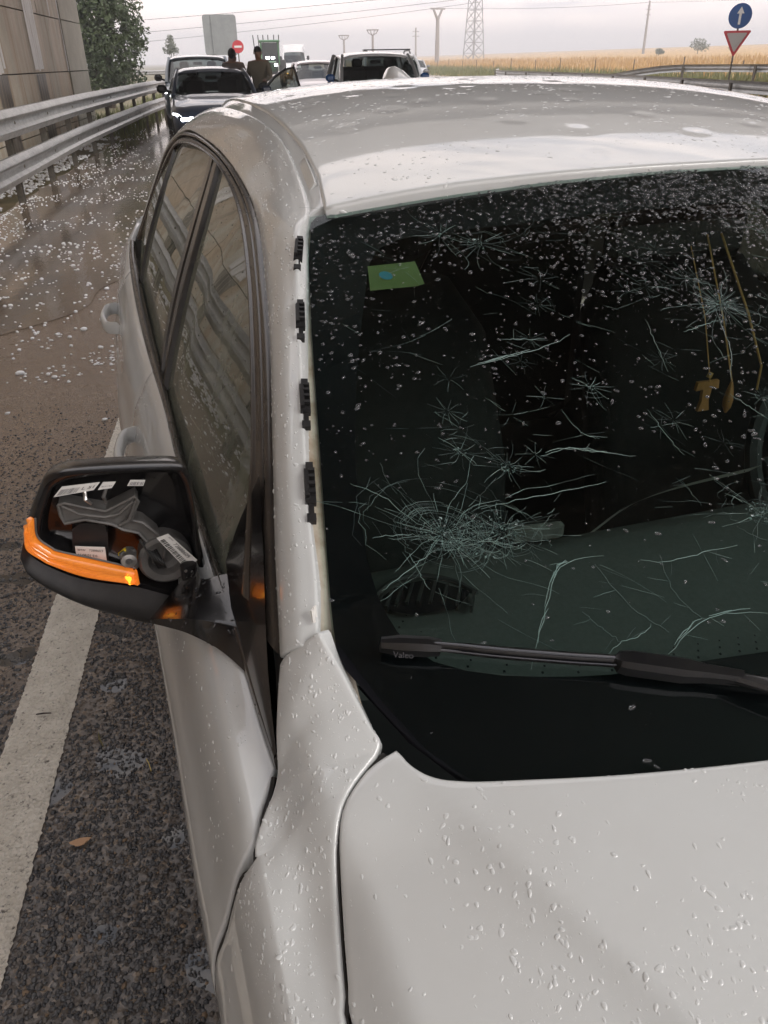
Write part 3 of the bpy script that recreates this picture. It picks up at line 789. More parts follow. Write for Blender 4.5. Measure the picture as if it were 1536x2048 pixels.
# lower skirt of the housing, bulging forwards below the indicator
sk_t = [(-.9924, .9955), (-.9899, .9736), (-.9706, .9541), (-.9331, .9332), (-.875, .9195), (-.84, .9060), (-.805, .8930), (-.790, .905)]
sk_m = [(-1.0005, .975), (-.9960, .950), (-.9720, .925), (-.9331, .900), (-.875, .8790), (-.84, .8720), (-.806, .8720), (-.784, .895)]
sk_b = [(-.9990, .960), (-.9850, .932), (-.9600, .905), (-.9260, .883), (-.8700, .856), (-.84, .853), (-.81, .857), (-.785, .885)]
A_ = keyed([mpl(a, b, -.006) for a, b in sk_t], 5); B_ = keyed([mpl(a, b, -.016) for a, b in sk_m], 5); C_ = keyed([mpl(a, b, .008) for a, b in sk_b], 5); D_ = keyed([mpl(a, b+.004, .07) for a, b in sk_b], 5)
v, f = loft([A_, B_, C_, D_], 15, flip=True)
mk('lower_skirt', v, f, M['black'], HOUSE, angle=180)
# amber indicator strip wrapping the outer corner
ST = [(-.9735, 1.0230), (-.9767, .9970), (-.9640, .9805), (-.9546, .9743), (-.9157, .9613), (-.8706, .9456)]
SB = [(-.9905, 1.0065), (-.9930, .9830), (-.9800, .9680), (-.9690, .9585), (-.9325, .9385), (-.8740, .9240)]
k0 = keyed([mpl(a, b, -.004) for a, b in ST], 6); k3 = keyed([mpl(a, b, -.008) for a, b in SB], 6)
k1 = [a.lerp(b, .22)+Vector((-.001, -.005, .003)) for a, b in zip(k0, k3)]; k1b = [a.lerp(b, .45)+Vector((-.001, -.006, .002)) for a, b in zip(k0, k3)]
k1c = [a.lerp(b, .52)+Vector((-.001, -.0048, .002)) for a, b in zip(k0, k3)]; k2 = [a.lerp(b, .8)+Vector((-.001, -.0055, 0)) for a, b in zip(k0, k3)]
kb = [a.lerp(b, .5)+Vector((0, .006, 0)) for a, b in zip(k0, k3)]
v, f = loft([k0, k1, k1b, k1c, k2, k3], 15, flip=True)
v, f = rim(v, f, .0012, .006)
SIG = mk('indicator_lens', v, f, M['lens_amber'], HOUSE, angle=50)
for t0, t1, dz in ((.08, .62, .001), (.05, .85, -.0015)):
    P = [k1b[int(q)]+Vector((0, -.0035, dz*3)) for q in np.linspace(t0*(len(k1b)-1), t1*(len(k1b)-1), 14)]
    MB().tube(P, .0007, 5).build('lens_rib', M['lens_amber'], SIG)
MB().box(mpl(-.8790, .9345, -.0090), (.010, .008, .016), rz=.25, bev=.0035).build('indicator_bulb', M['lamp_amber'], SIG)
MB().box(mpl(-.8715, .9345, -.006), (.006, .008, .024), rz=.25, bev=.002).build('lens_end', M['lens_amber'], SIG)
# chrome-grey lip above the lens
MB().tube([p+Vector((.001, -.002, .0025)) for p in k0], .0013, 6).build('lens_seal', M['bracket'], HOUSE)
def mpi(x, z, dy=0.): return mpl(x, z, dy)+Vector((.003, -.020, .0118))
# bracket star, motor, boss, wiring
STAR = [(-.9486, 1.0205), (-.9403, 1.023), (-.919, 1.0163), (-.8945, 1.0095), (-.8569, 1.0287), (-.8544, 1.0222), (-.8672, .9966), (-.854, .9915), (-.8391, .9737), (-.834, .9498), (-.8398, .9282), (-.8501, .9303), (-.8492, .9559), (-.8613, .977), (-.8788, .9823), (-.8895, .9902), (-.9011, .9937), (-.9212, .999), (-.9463, .9942), (-.9488, 1.0053)]
sb = MB(); sp_ = [mpi(a, b, .034) for a, b in STAR]; cs = sum(sp_, Vector())/len(sp_)
sb.prism(sp_, (0, .03, 0))
# raised ribs along the star edges
sb.tube([p+Vector((0, -.002, 0)) for p in sp_]+[sp_[0]+Vector((0, -.002, 0))], .0022, 6)
sb.tube([mpi(-.8556, 1.0255, .032), mpi(-.868, .9990, .028), mpi(-.882, .990, .03)], [.0015, .003, .002], 6)
sb.tube([mpi(-.9445, 1.0190, .032), mpi(-.925, 1.010, .026), mpi(-.897, 1.0035, .028), mpi(-.880, 1.006, .03), mpi(-.860, 1.022, .032)], .0018, 6)
sb.build('support_bracket', M['bracket'], HOUSE, angle=40)
BOX = [(-.9406, .9822), (-.9291, .9906), (-.9004, .9878), (-.8989, .9758), (-.9056, .9322), (-.9475, .942)]
MB().prism([mpi(a, b, .038) for a, b in BOX], (0, .03, 0)).build('motor_box', M['black'], HOUSE)
def plate(name, P, dy, m_, parent):
    o = MB().prism([mpi(a, b, dy) for a, b in P], (0, .0012, 0)).build(name, m_, parent); return o
def on_quad(P, dy):
    q = [mpi(a, b, dy) for a, b in P]
    return lambda u, w: q[0].lerp(q[1], u).lerp(q[3].lerp(q[2], u), w)      # u right, w down
def print_text(txt, qf, u0, w0, size_u, m_, parent, name='printed_text'):
    cu = bpy.data.curves.new(name, 'FONT'); cu.body = txt; cu.size = 1; cu.extrude = 0
    tmp = bpy.data.objects.new(name, cu); COL.objects.link(tmp)
    dg = bpy.context.evaluated_depsgraph_get(); me = bpy.data.meshes.new_from_object(tmp.evaluated_get(dg))
    bpy.data.objects.remove(tmp)
    xs = [w.co.x for w in me.vertices]; ww = max(xs)-min(xs)
    k = size_u/ww
    o0 = qf(0, 0); asp = (qf(1, 0)-o0).length/(qf(0, 1)-o0).length
    for w in me.vertices:
        u = u0+(w.co.x-min(xs))*k; vv = w0-w.co.y*k*asp
        w.co = qf(u, vv)+Vector((0, -.0006, 0))
    me.materials.append(m_)
    o = bpy.data.objects.new(name, me); return link(o, parent)
def bars(qf, u0, u1, w0, w1, n_, m_, parent, name='barcode'):
    b = MB(); u = u0; r = random.Random(len(name)+n_)
    while u < u1:
        w = r.choice((.4, .7, 1.1))*(u1-u0)/n_/1.5
        q = [qf(u, w0), qf(u+w, w0), qf(u+w, w1), qf(u, w1)]
        b.add([p+Vector((0, -.0006, 0)) for p in q], [(3, 2, 1, 0)]); u += w+r.choice((.5, .8, 1.2))*(u1-u0)/n_/1.5
    return b.build(name, m_, parent, smooth=False)
LAB = [(-.941, .961), (-.9053, .9578), (-.9071, .9347), (-.9426, .9411)]
lb_ = plate('part_label', LAB, .0310, M['label'], HOUSE); qf = on_quad(LAB, .0305)
print_text('BMW', qf, .08, .28, .26, M['ink'], lb_); print_text('7288860.9', qf, .46, .28, .46, M['ink'], lb_)
print_text('16.08.01', qf, .08, .66, .40, M['ink'], lb_); print_text('E.0', qf, .56, .66, .14, M['ink'], lb_); bars(qf, .08, .5, .76, .94, 14, M['ink'], lb_)
BAR = [(-.8407, .9782), (-.8259, .9835), (-.7964, .9434), (-.8118, .9309)]
bl = plate('barcode_label', BAR, .015, M['label'], HOUSE); BQ = [BAR[0], BAR[3], BAR[2], BAR[1]]
qf = on_quad([BAR[1], BAR[2], BAR[3], BAR[0]], .0145); bars(qf, .08, .92, .55, .92, 26, M['ink'], bl); print_text('72888609', qf, .30, .36, .5, M['ink'], bl); print_text('BMW', qf, .08, .20, .14, M['ink'], bl)
TL1 = [(-.936, 1.0554), (-.8921, 1.0598), (-.901, 1.0498), (-.9481, 1.0421)]
t1 = plate('roof_label', TL1, .012, M['label'], HOUSE); qf = on_quad(TL1, .0115); bars(qf, .05, .55, .25, .85, 20, M['grey_ink'], t1); print_text('L 51', qf, .62, .62, .3, M['ink'], t1)
TL2 = [(-.8887, 1.0596), (-.8741, 1.0597), (-.8802, 1.0517), (-.8964, 1.0496)]
t2 = plate('roof_label', TL2, .012, M['label'], HOUSE); qf = on_quad(TL2, .0115); bars(qf, .1, .9, .45, .6, 8, M['grey_ink'], t2)
TL3 = [(-.8576, 1.0611), (-.8408, 1.0604), (-.8443, 1.053), (-.8623, 1.0537)]
t3 = plate('roof_label', TL3, .012, M['label'], HOUSE); qf = on_quad(TL3, .0115); bars(qf, .1, .9, .2, .8, 9, M['grey_ink'], t3)
MB().lathe(mpi(-.878, .949, .010), [(.010, .02), (.0095, 0), (.0045, -.001), (.004, .012)], 18, 'y').build('screw_boss', M['silver'], HOUSE)
MB().box(mpi(-.879, .943, .022), (.020, .010, .030), rz=.2, bev=.003).build('boss_tab', M['bracket'], HOUSE)
MB().prism([mpi(-.8905, .9520, .020), mpi(-.8800, .9600, .020), mpi(-.8835, .9480, .020)], (0, .006, 0)).build('yellow_clip', M['yellow'], HOUSE)
wb = MB()
for k in range(5):
    a = mpi(-.862+.004*k, .968-.004*k, .03+.002*k); b = mpi(-.850+.003*k, .945-.002*k, .020); c = mpi(-.845+.002*k, .925, .03)
    wb.tube(resample([a, b, c], 10), .0016, 6)
wb.build('wiring', M['black'], HOUSE)
MB().tube([mpi(-.9135, 1.043, .03), mpi(-.914, 1.032, .022), mpi(-.909, 1.024, .026)], [.002, .003, .002], 8).build('hook', M['silver'], HOUSE)
MB().tube([mpi(-.888, 1.043, .03), mpi(-.893, 1.034, .024), mpi(-.892, 1.022, .03)], [.002, .0025, .002], 8).build('hook', M['bracket'], HOUSE)
MB().lathe(mpi(-.835, .935, .028), [(.034, .03), (.034, .004), (.030, 0), (.022, .002), (.018, .012), (.010, .014)], 30, 'y').build('pivot_ring', M['bracket'], HOUSE)
MB().box(mpi(-.8085, .928, .012), (.020, .012, .030), rz=.2, bev=.003).build('socket', M['black'], HOUSE)
for dx, dz in ((-.004, .007), (.004, .005), (-.003, -.004), (.005, -.007)):
    MB().lathe(mpi(-.8085+dx, .928+dz, .0045), [(.0022, 0), (.0018, -.0015)], 8, 'y').build('socket_pin', M['silver'], HOUSE)
# foot of the mirror: sweeps from the housing down and forwards into the sail panel
K0 = [(-.800, 1.820, .930), (-.7955, 1.780, .955), (-.7920, 1.7403, .962), (-.770, 1.739, .964), (-.7494, 1.7351, .966), (-.7370, 1.728, .968), (-.7300, 1.70, .985), (-.7330, 1.60, 1.000)]   # back edge of the upper face
K1 = [(-.8596, 1.743, .916), (-.8351, 1.7054, .938), (-.8113, 1.6707, .958), (-.7813, 1.6481, .962), (-.7494, 1.6265, .965), (-.7371, 1.608, .972), (-.7353, 1.5651, .985), (-.7429, 1.496, .975)]   # front edge of the upper face
K2 = [(-.8604, 1.7404, .912), (-.837, 1.7057, .925), (-.8163, 1.6719, .937), (-.7885, 1.6265, .945), (-.7694, 1.5842, .949), (-.7589, 1.5523, .951), (-.7541, 1.5191, .952), (-.7531, 1.4498, .953)]   # lower contour
K3 = [(x+.012, l+.05, z-.045) for x, l, z in K2]
def foot_mesh():
    c0, c1, c2, c3 = keyed(K0, 6), keyed(K1, 6), keyed(K2, 6), keyed(K3, 6)
    r1 = [p.lerp(q, .06) for p, q in zip(c1, c0)]; r2 = [p.lerp(q, .10) for p, q in zip(c1, c2)]
    v, f = [], []
    for A, B, n_ in ((c0, r1, 6), (r1, c1, 1), (c1, r2, 1), (r2, c2, 6), (c2, c3, 3)):
        vv, ff = loft([A, B], n_); o_ = len(v); v += vv; f += [tuple(i+o_ for i in q) for q in ff]
    bm = bmesh.new(); vs = [bm.verts.new(p) for p in v]
    for q in f:
        try: bm.faces.new([vs[i] for i in q])
        except ValueError: pass
    bmesh.ops.remove_doubles(bm, verts=bm.verts, dist=2e-5); bmesh.ops.recalc_face_normals(bm, faces=bm.faces); bm.verts.index_update()
    V = [tuple(w.co) for w in bm.verts]; F_ = [tuple(w.index for w in q.verts) for q in bm.faces]; bm.free(); return V, F_
fv_, ff_ = foot_mesh()
mk('mirror_foot', fv_, ff_, M['housing'], HOUSE, angle=35)
# sail panel filling the window corner
SA = [(-.7500, 1.434, .9520), (-.7420, 1.507, 1.006), (-.7250, 1.6059, 1.061), (-.7090, 1.7000, 1.110)]
SB_ = [(-.7580, 1.440, .9450), (-.7660, 1.540, .9480), (-.7690, 1.640, .9560), (-.7640, 1.735, .985)]
SC = [a for a in SA]
a = keyed([Vector(p)+Vector((-.006, 0, 0)) for p in SA], 6); b = keyed([Vector(p)+Vector((.002, 0, 0)) for p in SB_], 6)
c = [p.lerp(q, .5)+Vector((-.002, 0, .001)) for p, q in zip(a, b)]
v, f = loft([a, c, b], 10, flip=True)
mk('mirror_sail', v, f, M['housing'], car, angle=180); mk('mirror_sail', *mir(v, f), M['housing'], car, angle=180)
fo_ = keyed([(-.7450, 1.428, .9470), (-.7430, 1.455, .970), (-.7360, 1.485, .993), (-.7300, 1.506, 1.0100)], 5); fi_ = keyed([(-.7520, 1.433, .9430), (-.7480, 1.47, .962), (-.7430, 1.50, .985), (-.7380, 1.525, 1.006)], 5)
mk('corner_filler', *loft([fo_, fi_], 4), M['rubber'], car)
mk('paint_scuff', *loft([keyed([(-.7600, 1.584, .9760), (-.7590, 1.556, .9740), (-.7560, 1.518, .9680)], 5), keyed([(-.7575, 1.580, .9800), (-.7565, 1.552, .9780), (-.7545, 1.516, .9700)], 5)], 2), M['purple'], HOUSE)
# the left-hand mirror, whole, beyond the picture's edge
lm = MB(); pts = [(-p[0], p[1]) for p in MO]
v = []; ring2 = [(.12, .96), (.10, 1), (.03, .99), (-.02, .86), (-.045, .55), (-.052, .1)]
for dy, sc in ring2:
    for p in mo:
        q = cen+(p-cen)*sc; w = mpl(q.x, q.y, dy); v.append((-w.x, w.y, w.z))
f = [(i*nm+k, i*nm+(k+1) % nm, (i+1)*nm+(k+1) % nm, (i+1)*nm+k) for i in range(5) for k in range(nm)]+[tuple(range(nm)), tuple(range(5*nm, 6*nm))[::-1]]
LM = mk('door_mirror', v, f, M['paint'], car, angle=60)
v, f = mir(fv_, ff_); mk('mirror_foot', v, f, M['black_gloss'], LM, angle=180)

# ================================================================== wipers
def wiper(zf, xs, adapter, arm, mirror_dir=1):
    root_pts = [wpt(x, zf(x), .014) for x in xs]
    P = resample(root_pts, 40)
    v = []
    sec = [(-.010, 0), (-.006, .010), (0, .016), (.004, .017), (.010, .010), (.012, 0), (.004, -.010), (0, -.012)]
    for i, p in enumerate(P):
        t = i/40; k = min(1, .35+4*min(t, 1-t)) if 0 < t < 1 else .3
        d = (P[min(i+1, 40)]-P[max(i-1, 0)]).normalized(); up = WN; sd_ = d.cross(up).normalized()
        for a_, b_ in sec: v.append(p+sd_*a_*k*-.50+up*b_*k*.50)
    nn = len(sec)
    f = [(i*nn+k, i*nn+(k+1) % nn, (i+1)*nn+(k+1) % nn, (i+1)*nn+k) for i in range(40) for k in range(nn)]+[tuple(range(nn))[::-1], tuple(range(40*nn, 41*nn))]
    W_ = mk('wiper_blade', v, f, M['wiper'], car, angle=35)
    # spoiler lip that catches the light
    MB().tube([p+WN*.0085 for p in P[2:19]], [.0012]*17, 6).build('spoiler_lip', M['black_gloss'], W_)
    MB().tube([p+WN*.0045+Vector((0, -.0048, -.0015)) for p in P[2:19]], [.0010]*17, 6).build('spoiler_lip', M['black_gloss'], W_)
    c0, c1 = wpt(adapter[0], zf(adapter[0]), .020), wpt(adapter[1], zf(adapter[1]), .018)
    d = (c1-c0).normalized(); sd_ = d.cross(WN).normalized(); v = []
    prof = [(0, .30, .5), (.04, .85, .85), (.12, 1, 1), (.55, 1, 1), (.72, .72, .85), (1, .62, .7)]
    for t, w, h in prof:
        p = c0.lerp(c1, t)
        for a_, b_ in ((-.013, -.014), (-.014, .004), (-.009, .011), (.007, .012), (.013, .005), (.013, -.014)): v.append(p+sd_*a_*w*.68+WN*b_*h*.7)
    f = [(i*6+k, i*6+(k+1) % 6, (i+1)*6+(k+1) % 6, (i+1)*6+k) for i in range(5) for k in range(6)]+[tuple(range(6))[::-1], tuple(range(30, 36))]
    mk('blade_adapter', v, f, M['wiper'], W_, angle=30)
    MB().tube([c1+(c0-c1)*.1, *[Vector(a_) for a_ in arm]], [.005, .006, .007, .009][:1+len(arm)], 8).build('wiper_arm', M['black'], W_)
    return W_, P
WZ = ([-.70, -.6479, -.6183, -.5547, -.4658, -.4192, -.3732, -.347, -.2, 0], [1.0420, 1.0419, 1.0425, 1.0402, 1.0371, 1.0336, 1.0293, 1.0251, 1.014, 1.003])
WB, WP = wiper(lambda x: itp(x, *WZ)-.0005, [-.6479, -.60, -.5547, -.50, -.4658, -.4192, -.36, -.28, -.20], (-.468, -.372), [wpt(-.30, .9980+.012, .03), wpt(-.12, .985, .03), wpt(.02, .975, .02)])
tipq = [WP[0]+WN*.010+Vector((-.002, -.010, -.004)), WP[3]+WN*.012+Vector((0, -.010, -.004)), WP[3]+Vector((0, -.014, -.012)), WP[0]+Vector((-.002, -.014, -.012))]
capb = MB(); P = WP
cp = [(WP[0]+(WP[0]-WP[3])*.1), WP[1], WP[3], WP[4]]
v = []
for i, (p, k) in enumerate(zip(cp, (.45, .62, .62, .50))):
    d = (WP[4]-WP[0]).normalized(); sd_ = d.cross(WN).normalized()
    for a_, b_ in ((-.013, -.006), (-.012, .010), (-.004, .017), (.004, .017), (.013, .008), (.014, -.006)): v.append(p-sd_*a_*k+WN*b_*k)
f = [(i*6+k, i*6+(k+1) % 6, (i+1)*6+(k+1) % 6, (i+1)*6+k) for i in range(3) for k in range(6)]+[tuple(range(6))[::-1], tuple(range(18, 24))]
CAP = mk('blade_end_cap', v, f, M['wiper'], WB, angle=30)
dd = (WP[4]-WP[0]).normalized(); nf = (WN+Vector((0, -1, -.2)).normalized()*1.3).normalized(); dn = dd.cross(nf).normalized()
if dn.z > 0: dn = -dn
q00 = WP[0]+WN*.0080+Vector((.004, -.0074, -.001))+nf*.002
qf = lambda u, w: q00+dd*(u*.035)+dn*(w*.012)
print_text('Valeo', qf, .0, .75, .50, M['faint_ink'], CAP)
wiper(lambda x: 1.006+.02*x, [.05, .2, .35, .5, .62], (.30, .39), [wpt(.46, 1.0, .03), wpt(.58, .985, .03), wpt(.64, .972, .02)])

# ================================================================== interior
dsh = []
for i in range(31):
    x = -.69+1.38*i/30
    for (l, z) in ((1.36, .900), (1.45, .928), (1.52, .940), (1.60, .947), (1.655, .950), (1.685, .945), (1.70, .925), (1.72, .85), (1.73, .6)):
        a = abs(x)
        dsh.append((x, l+.13*a*a-.02+(.05*(1-(a/.69)**2)), z-.02*a*a+(.020*math.exp(-((x-.36)/.16)**2) if l > 1.55 and l < 1.71 else 0)))
DASH = mk('dashboard', dsh, grid_faces(30, 8, flip=False), M['dash'], car, angle=60)
# lower front step of the dash, nearer the glass
st = []
for i in range(31):
    x = -.66+1.32*i/30
    for (l, z) in ((1.30, .935), (1.40, .944), (1.43, .943), (1.435, .92)): st.append((x, l+.18*x*x, z-.01*x*x))
mk('dash_ledge', st, grid_faces(30, 3, flip=False), M['dash_low'], DASH, angle=60)
vb = MB()
for k in range(9):
    t = k/8; x = -.600+.105*t; l = 1.642-.028*t+.018*math.sin(math.pi*t)
    vb.box((x, l, .9500), (.0035, .030+.012*math.sin(math.pi*t), .010), rz=-.5)
vb.build('demister_vent', M['dash_low'], DASH)
MB().tube(resample([(-.61, 1.650, .951), (-.575, 1.676, .953), (-.54, 1.678, .954), (-.505, 1.655, .954), (-.485, 1.625, .952)], 20), .0035, 6).build('vent_rim', M['dash_low'], DASH)
mk('vent_well', [(-.612, 1.640, .9505), (-.57, 1.668, .9525), (-.53, 1.668, .953), (-.49, 1.63, .9520), (-.52, 1.605, .951), (-.57, 1.612, .950)], [(5, 4, 3, 2, 1, 0)], M['frit'], DASH)
pb = keyed([(-.30, 1.690, .962), (-.235, 1.715, .974), (-.16, 1.725, .982), (-.03, 1.730, .988)], 6); pb2 = [p+Vector((.004, -.012*(.3+i/18), .014*(.2+i/18))) for i, p in enumerate(pb)]
v, f = loft([pb, pb2], 3); mk('dash_trim_strip', v, f, M['pale_trim'], DASH)
MB().box((-.365, 1.715, .962), (.075, .02, .026), rz=-.1, bev=.006).build('dash_latch', M['bracket'], DASH)
for s in MIRROR_IMAGE:
    sbk = []
    for z, l, w, t in ((.48, 2.30, .24, .10), (.75, 2.36, .25, .10), (1.0, 2.46, .235, .085), (1.10, 2.50, .17, .06)):
        for k in range(16):
            a = 2*math.pi*k/16; sbk.append((s*.36+w*math.copysign(abs(math.cos(a))**.6, math.cos(a)), l+t*math.copysign(abs(math.sin(a))**.7, math.sin(a)), z))
    f = [(i*16+k, i*16+(k+1) % 16, (i+1)*16+(k+1) % 16, (i+1)*16+k) for i in range(3) for k in range(16)]+[tuple(range(48, 64))]
    sb_ = mk('front_seat', sbk, f, M['seat'], car, angle=60)
    MB().box((s*.36, 2.50, 1.20), (.26, .10, .17), bev=.045).build('headrest', M['seat'], sb_)
    MB().box((s*.36, 2.05, .45), (.5, .55, .16), bev=.06).build('seat_cushion', M['seat'], sb_)
MB().box((0, 3.35, .72), (1.25, .18, .75), bev=.06).build('rear_seat', M['seat'], car)
MB().box((0, 2.85, 1.375), (.90, 1.10, .012)).build('headlining', M['seat'], car)
st_ = MB(); pc = Vector((.36, 1.93, .86))
R_ = [pc+Vector((.185*math.cos(a), .08*math.sin(a), .165*math.sin(a))) for a in np.linspace(0, 2*math.pi, 33)]
st_.tube(R_, .015, 8); st_.tube([pc+Vector((-.17, 0, 0)), pc, pc+Vector((.17, 0, 0))], .02, 8); st_.tube([pc, pc+Vector((0, -.07, -.15))], .02, 8)
st_.build('steering_wheel', M['dash_low'], car)
rm = MB().box((.0, 2.02, 1.255), (.25, .035, .075), bev=.015); rm.tube([(0, 2.02, 1.28), (0, 1.965, 1.325)], .012, 8); rm.build('rear_view_mirror', M['black'], car)
# green sticker behind the glass
SK = [(-.5319, 1.2752), (-.473, 1.2791), (-.4739, 1.2604), (-.4840, 1.2585), (-.5402, 1.2550)]
stk = mk('sticker', [wpt(a, b, -.002) for a, b in SK], [(4, 3, 2, 1, 0)], M['sticker'], WIND)
mk('sticker_mark', [wpt(-.515+.008*math.cos(a), 1.267+.0035*math.sin(a), -.0012) for a in np.linspace(0, 2*math.pi, 12, endpoint=False)], [tuple(range(12))], mat('blue_print', (.05, .25, .35), .5), stk)

# ---- hanging tau cross and beads: things of their own
def pend(pts_cord, label, name, cat):
    o = empty(name, pts_cord[-1], 0, label, cat, keep_world=True)
    return o
base = Vector((.0165, 1.90, 1.025))
tau = empty('tau_cross_pendant', base, 0, 'small wooden T-shaped cross hanging on a tan cord behind the windscreen', 'pendant', keep_world=True)
top = Vector((.004, 1.985, 1.245))
MB().tube([top, Vector((.010, 1.93, 1.15)), base+Vector((.002, 0, .030))], .0009, 6).build('cord', M['cord'], tau)
Tq = [(-.024, .036), (.024, .036), (.026, .020), (.010, .021), (.008, -.002), (.013, -.022), (-.013, -.022), (-.008, -.002), (-.010, .021), (-.026, .020)]
MB().prism([base+Vector((a*.80, 0, b*.85)) for a, b in Tq][::-1], (0, .006, 0)).build('cross', M['wood'], tau)
MB().tube([base+Vector((0, .003, .036)), base+Vector((.003, .003, .044))], .004, 8).build('loop', M['cord'], tau)
b2 = Vector((.060, 1.90, 1.02))
ros = empty('bead_pendant', b2, 0, 'brown wooden bead drop on a looped amber cord beside the tau cross', 'pendant', keep_world=True)
MB().tube([Vector((.030, 1.985, 1.26)), Vector((.046, 1.93, 1.14)), b2+Vector((.0, 0, .03))], .0013, 6).build('cord', M['cord'], ros)
MB().tube([Vector((.055, 1.985, 1.26)), Vector((.088, 1.93, 1.15)), Vector((.110, 1.90, 1.07)), Vector((.112, 1.9, 1.03))], .0018, 6).build('cord', M['cord'], ros)
MB().lathe(b2, [(.002, -.022), (.007, -.012), (.008, .0), (.006, .014), (.002, .03)], 12).build('bead', M['wood'], ros)

# ================================================================== cracks in the windscreen
def gz(x, s): return s/2.326            # metres up the slope -> height
cr_l = MB(); cr_d = MB()
rc = random.Random(5)
def strip(mb, pts, w):
    P = [Vector(p) for p in pts]; v = []
    for i, p in enumerate(P):
        d = (P[min(i+1, len(P)-1)]-P[max(i-1, 0)]); d.normalize(); sd_ = d.cross(WN).normalized()
        k = w*(.35+.65*math.sin(math.pi*min(1, max(0, (i+.4)/(len(P)-.2)))))
        v += [p-sd_*k, p+WN*k*1.2, p+sd_*k]
    f = []
    for i in range(len(P)-1):
        a = i*3; f += [(a, a+1, a+4, a+3), (a+1, a+2, a+5, a+4)]
    mb.add(v, f)
def gp(x, z, off=.0012): return wpt(x, z, off)
def crack_line(x0, z0, a, L, w, dark=False, wob=.10, seg=.006, curve=0):
    pts = []; x, z = x0, z0; n = max(3, int(L/seg)); cu = rc.uniform(-1, 1)*curve
    for i in range(n+1):
        pts.append(gp(x, z)); a += rc.gauss(0, wob)+cu*seg*10
        x += seg*math.cos(a); z += gz(x, seg*math.sin(a))
    # broken glints put into the colour
    i = 0
    while i < len(pts)-2:
        k = rc.randint(2, 6); q = pts[i:i+k+1]
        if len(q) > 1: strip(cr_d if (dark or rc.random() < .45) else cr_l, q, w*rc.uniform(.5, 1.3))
        i += k+(1 if rc.random() < .35 else 0)
def star(x, z, R, n_rad, n_ring, w, core=1.0, sx=1.0):
    for k in range(n_rad):
        a = 2*math.pi*(k+rc.uniform(-.35, .35))/n_rad; r0 = rc.uniform(.0, .25)*R
        crack_line(x+r0*math.cos(a)*sx, z+gz(0, r0*math.sin(a)), a, R*rc.uniform(.35, 1.0)*(1 if rc.random() < .8 else 1.6)*core, w, wob=.13)
    for k in range(n_ring):
        r = R*rc.uniform(.10, .75); a0 = rc.uniform(0, 6.28); da = rc.uniform(.5, 1.6)
        pts = [gp(x+sx*r*(1+.05*rc.gauss(0, 1))*math.cos(a0+da*t/8), z+gz(0, r*math.sin(a0+da*t/8))) for t in range(9)]
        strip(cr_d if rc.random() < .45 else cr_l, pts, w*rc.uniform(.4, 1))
w0 = .00021
def pit(x, z, R, n_):
    for _ in range(n_):
        r_ = R*rc.random()**.7; a = rc.uniform(0, 6.28); px, pz = x+r_*math.cos(a), z+gz(0, r_*math.sin(a)); k = rc.uniform(.0004, .0013)
        c = gp(px, pz, rc.uniform(.0006, .0022)); t = [c+Vector((rc.gauss(0, k), rc.gauss(0, k), rc.gauss(0, k*.7))) for _ in range(3)]
        (cr_l if rc.random() < .5 else cr_d).add(t, [(0, 1, 2)])
for px_, pz_, R_p, n_p in ((-.5636, 1.0974, .020, 260), (-.5071, 1.1000, .022, 200), (-.1368, 1.2335, .012, 160), (-.5158, 1.1428, .006, 40), (-.4759, 1.1341, .008, 60), (-.2538, 1.1030, .016, 140), (-.4282, 1.3006, .010, 60), (-.3855, 1.2911, .012, 70), (-.3502, 1.1814, .005, 30), (-.535, 1.096, .030, 160)): pit(px_, pz_, R_p, n_p)
star(-.5636, 1.0974, .055, 44, 46, w0*1.1); star(-.5636, 1.0974, .11, 16, 14, w0); star(-.555, 1.092, .024, 26, 20, w0*1.1)
star(-.5071, 1.1000, .050, 30, 34, w0); star(-.525, 1.094, .04, 22, 20, w0)
star(-.5158, 1.1428, .034, 15, 4, w0); star(-.4759, 1.1341, .040, 18, 4, w0)
star(-.3502, 1.1814, .030, 13, 3, w0); star(-.1368, 1.2335, .040, 40, 8, w0*1.05); star(-.1368, 1.2335, .09, 12, 2, w0)
star(-.2538, 1.1030, .060, 22, 20, w0); star(-.4282, 1.3006, .05, 16, 4, w0*.9); star(-.3855, 1.2911, .055, 16, 5, w0*.9)
star(-.1577, 1.2547, .035, 12, 3, w0*.9); star(-.4889, 1.094, .03, 9, 4, w0*.8); star(-.2149, 1.2507, .03, 10, 3, w0*.9)
star(-.3366, 1.2603, .03, 10, 2, w0*.8); star(-.4432, 1.141, .012, 8, 2, w0); star(-.30, 1.155, .015, 6, 1, w0*.8); star(.12, 1.17, .06, 24, 14, w0); star(.32, 1.10, .05, 20, 12, w0); star(.2, 1.26, .04, 18, 5, w0)
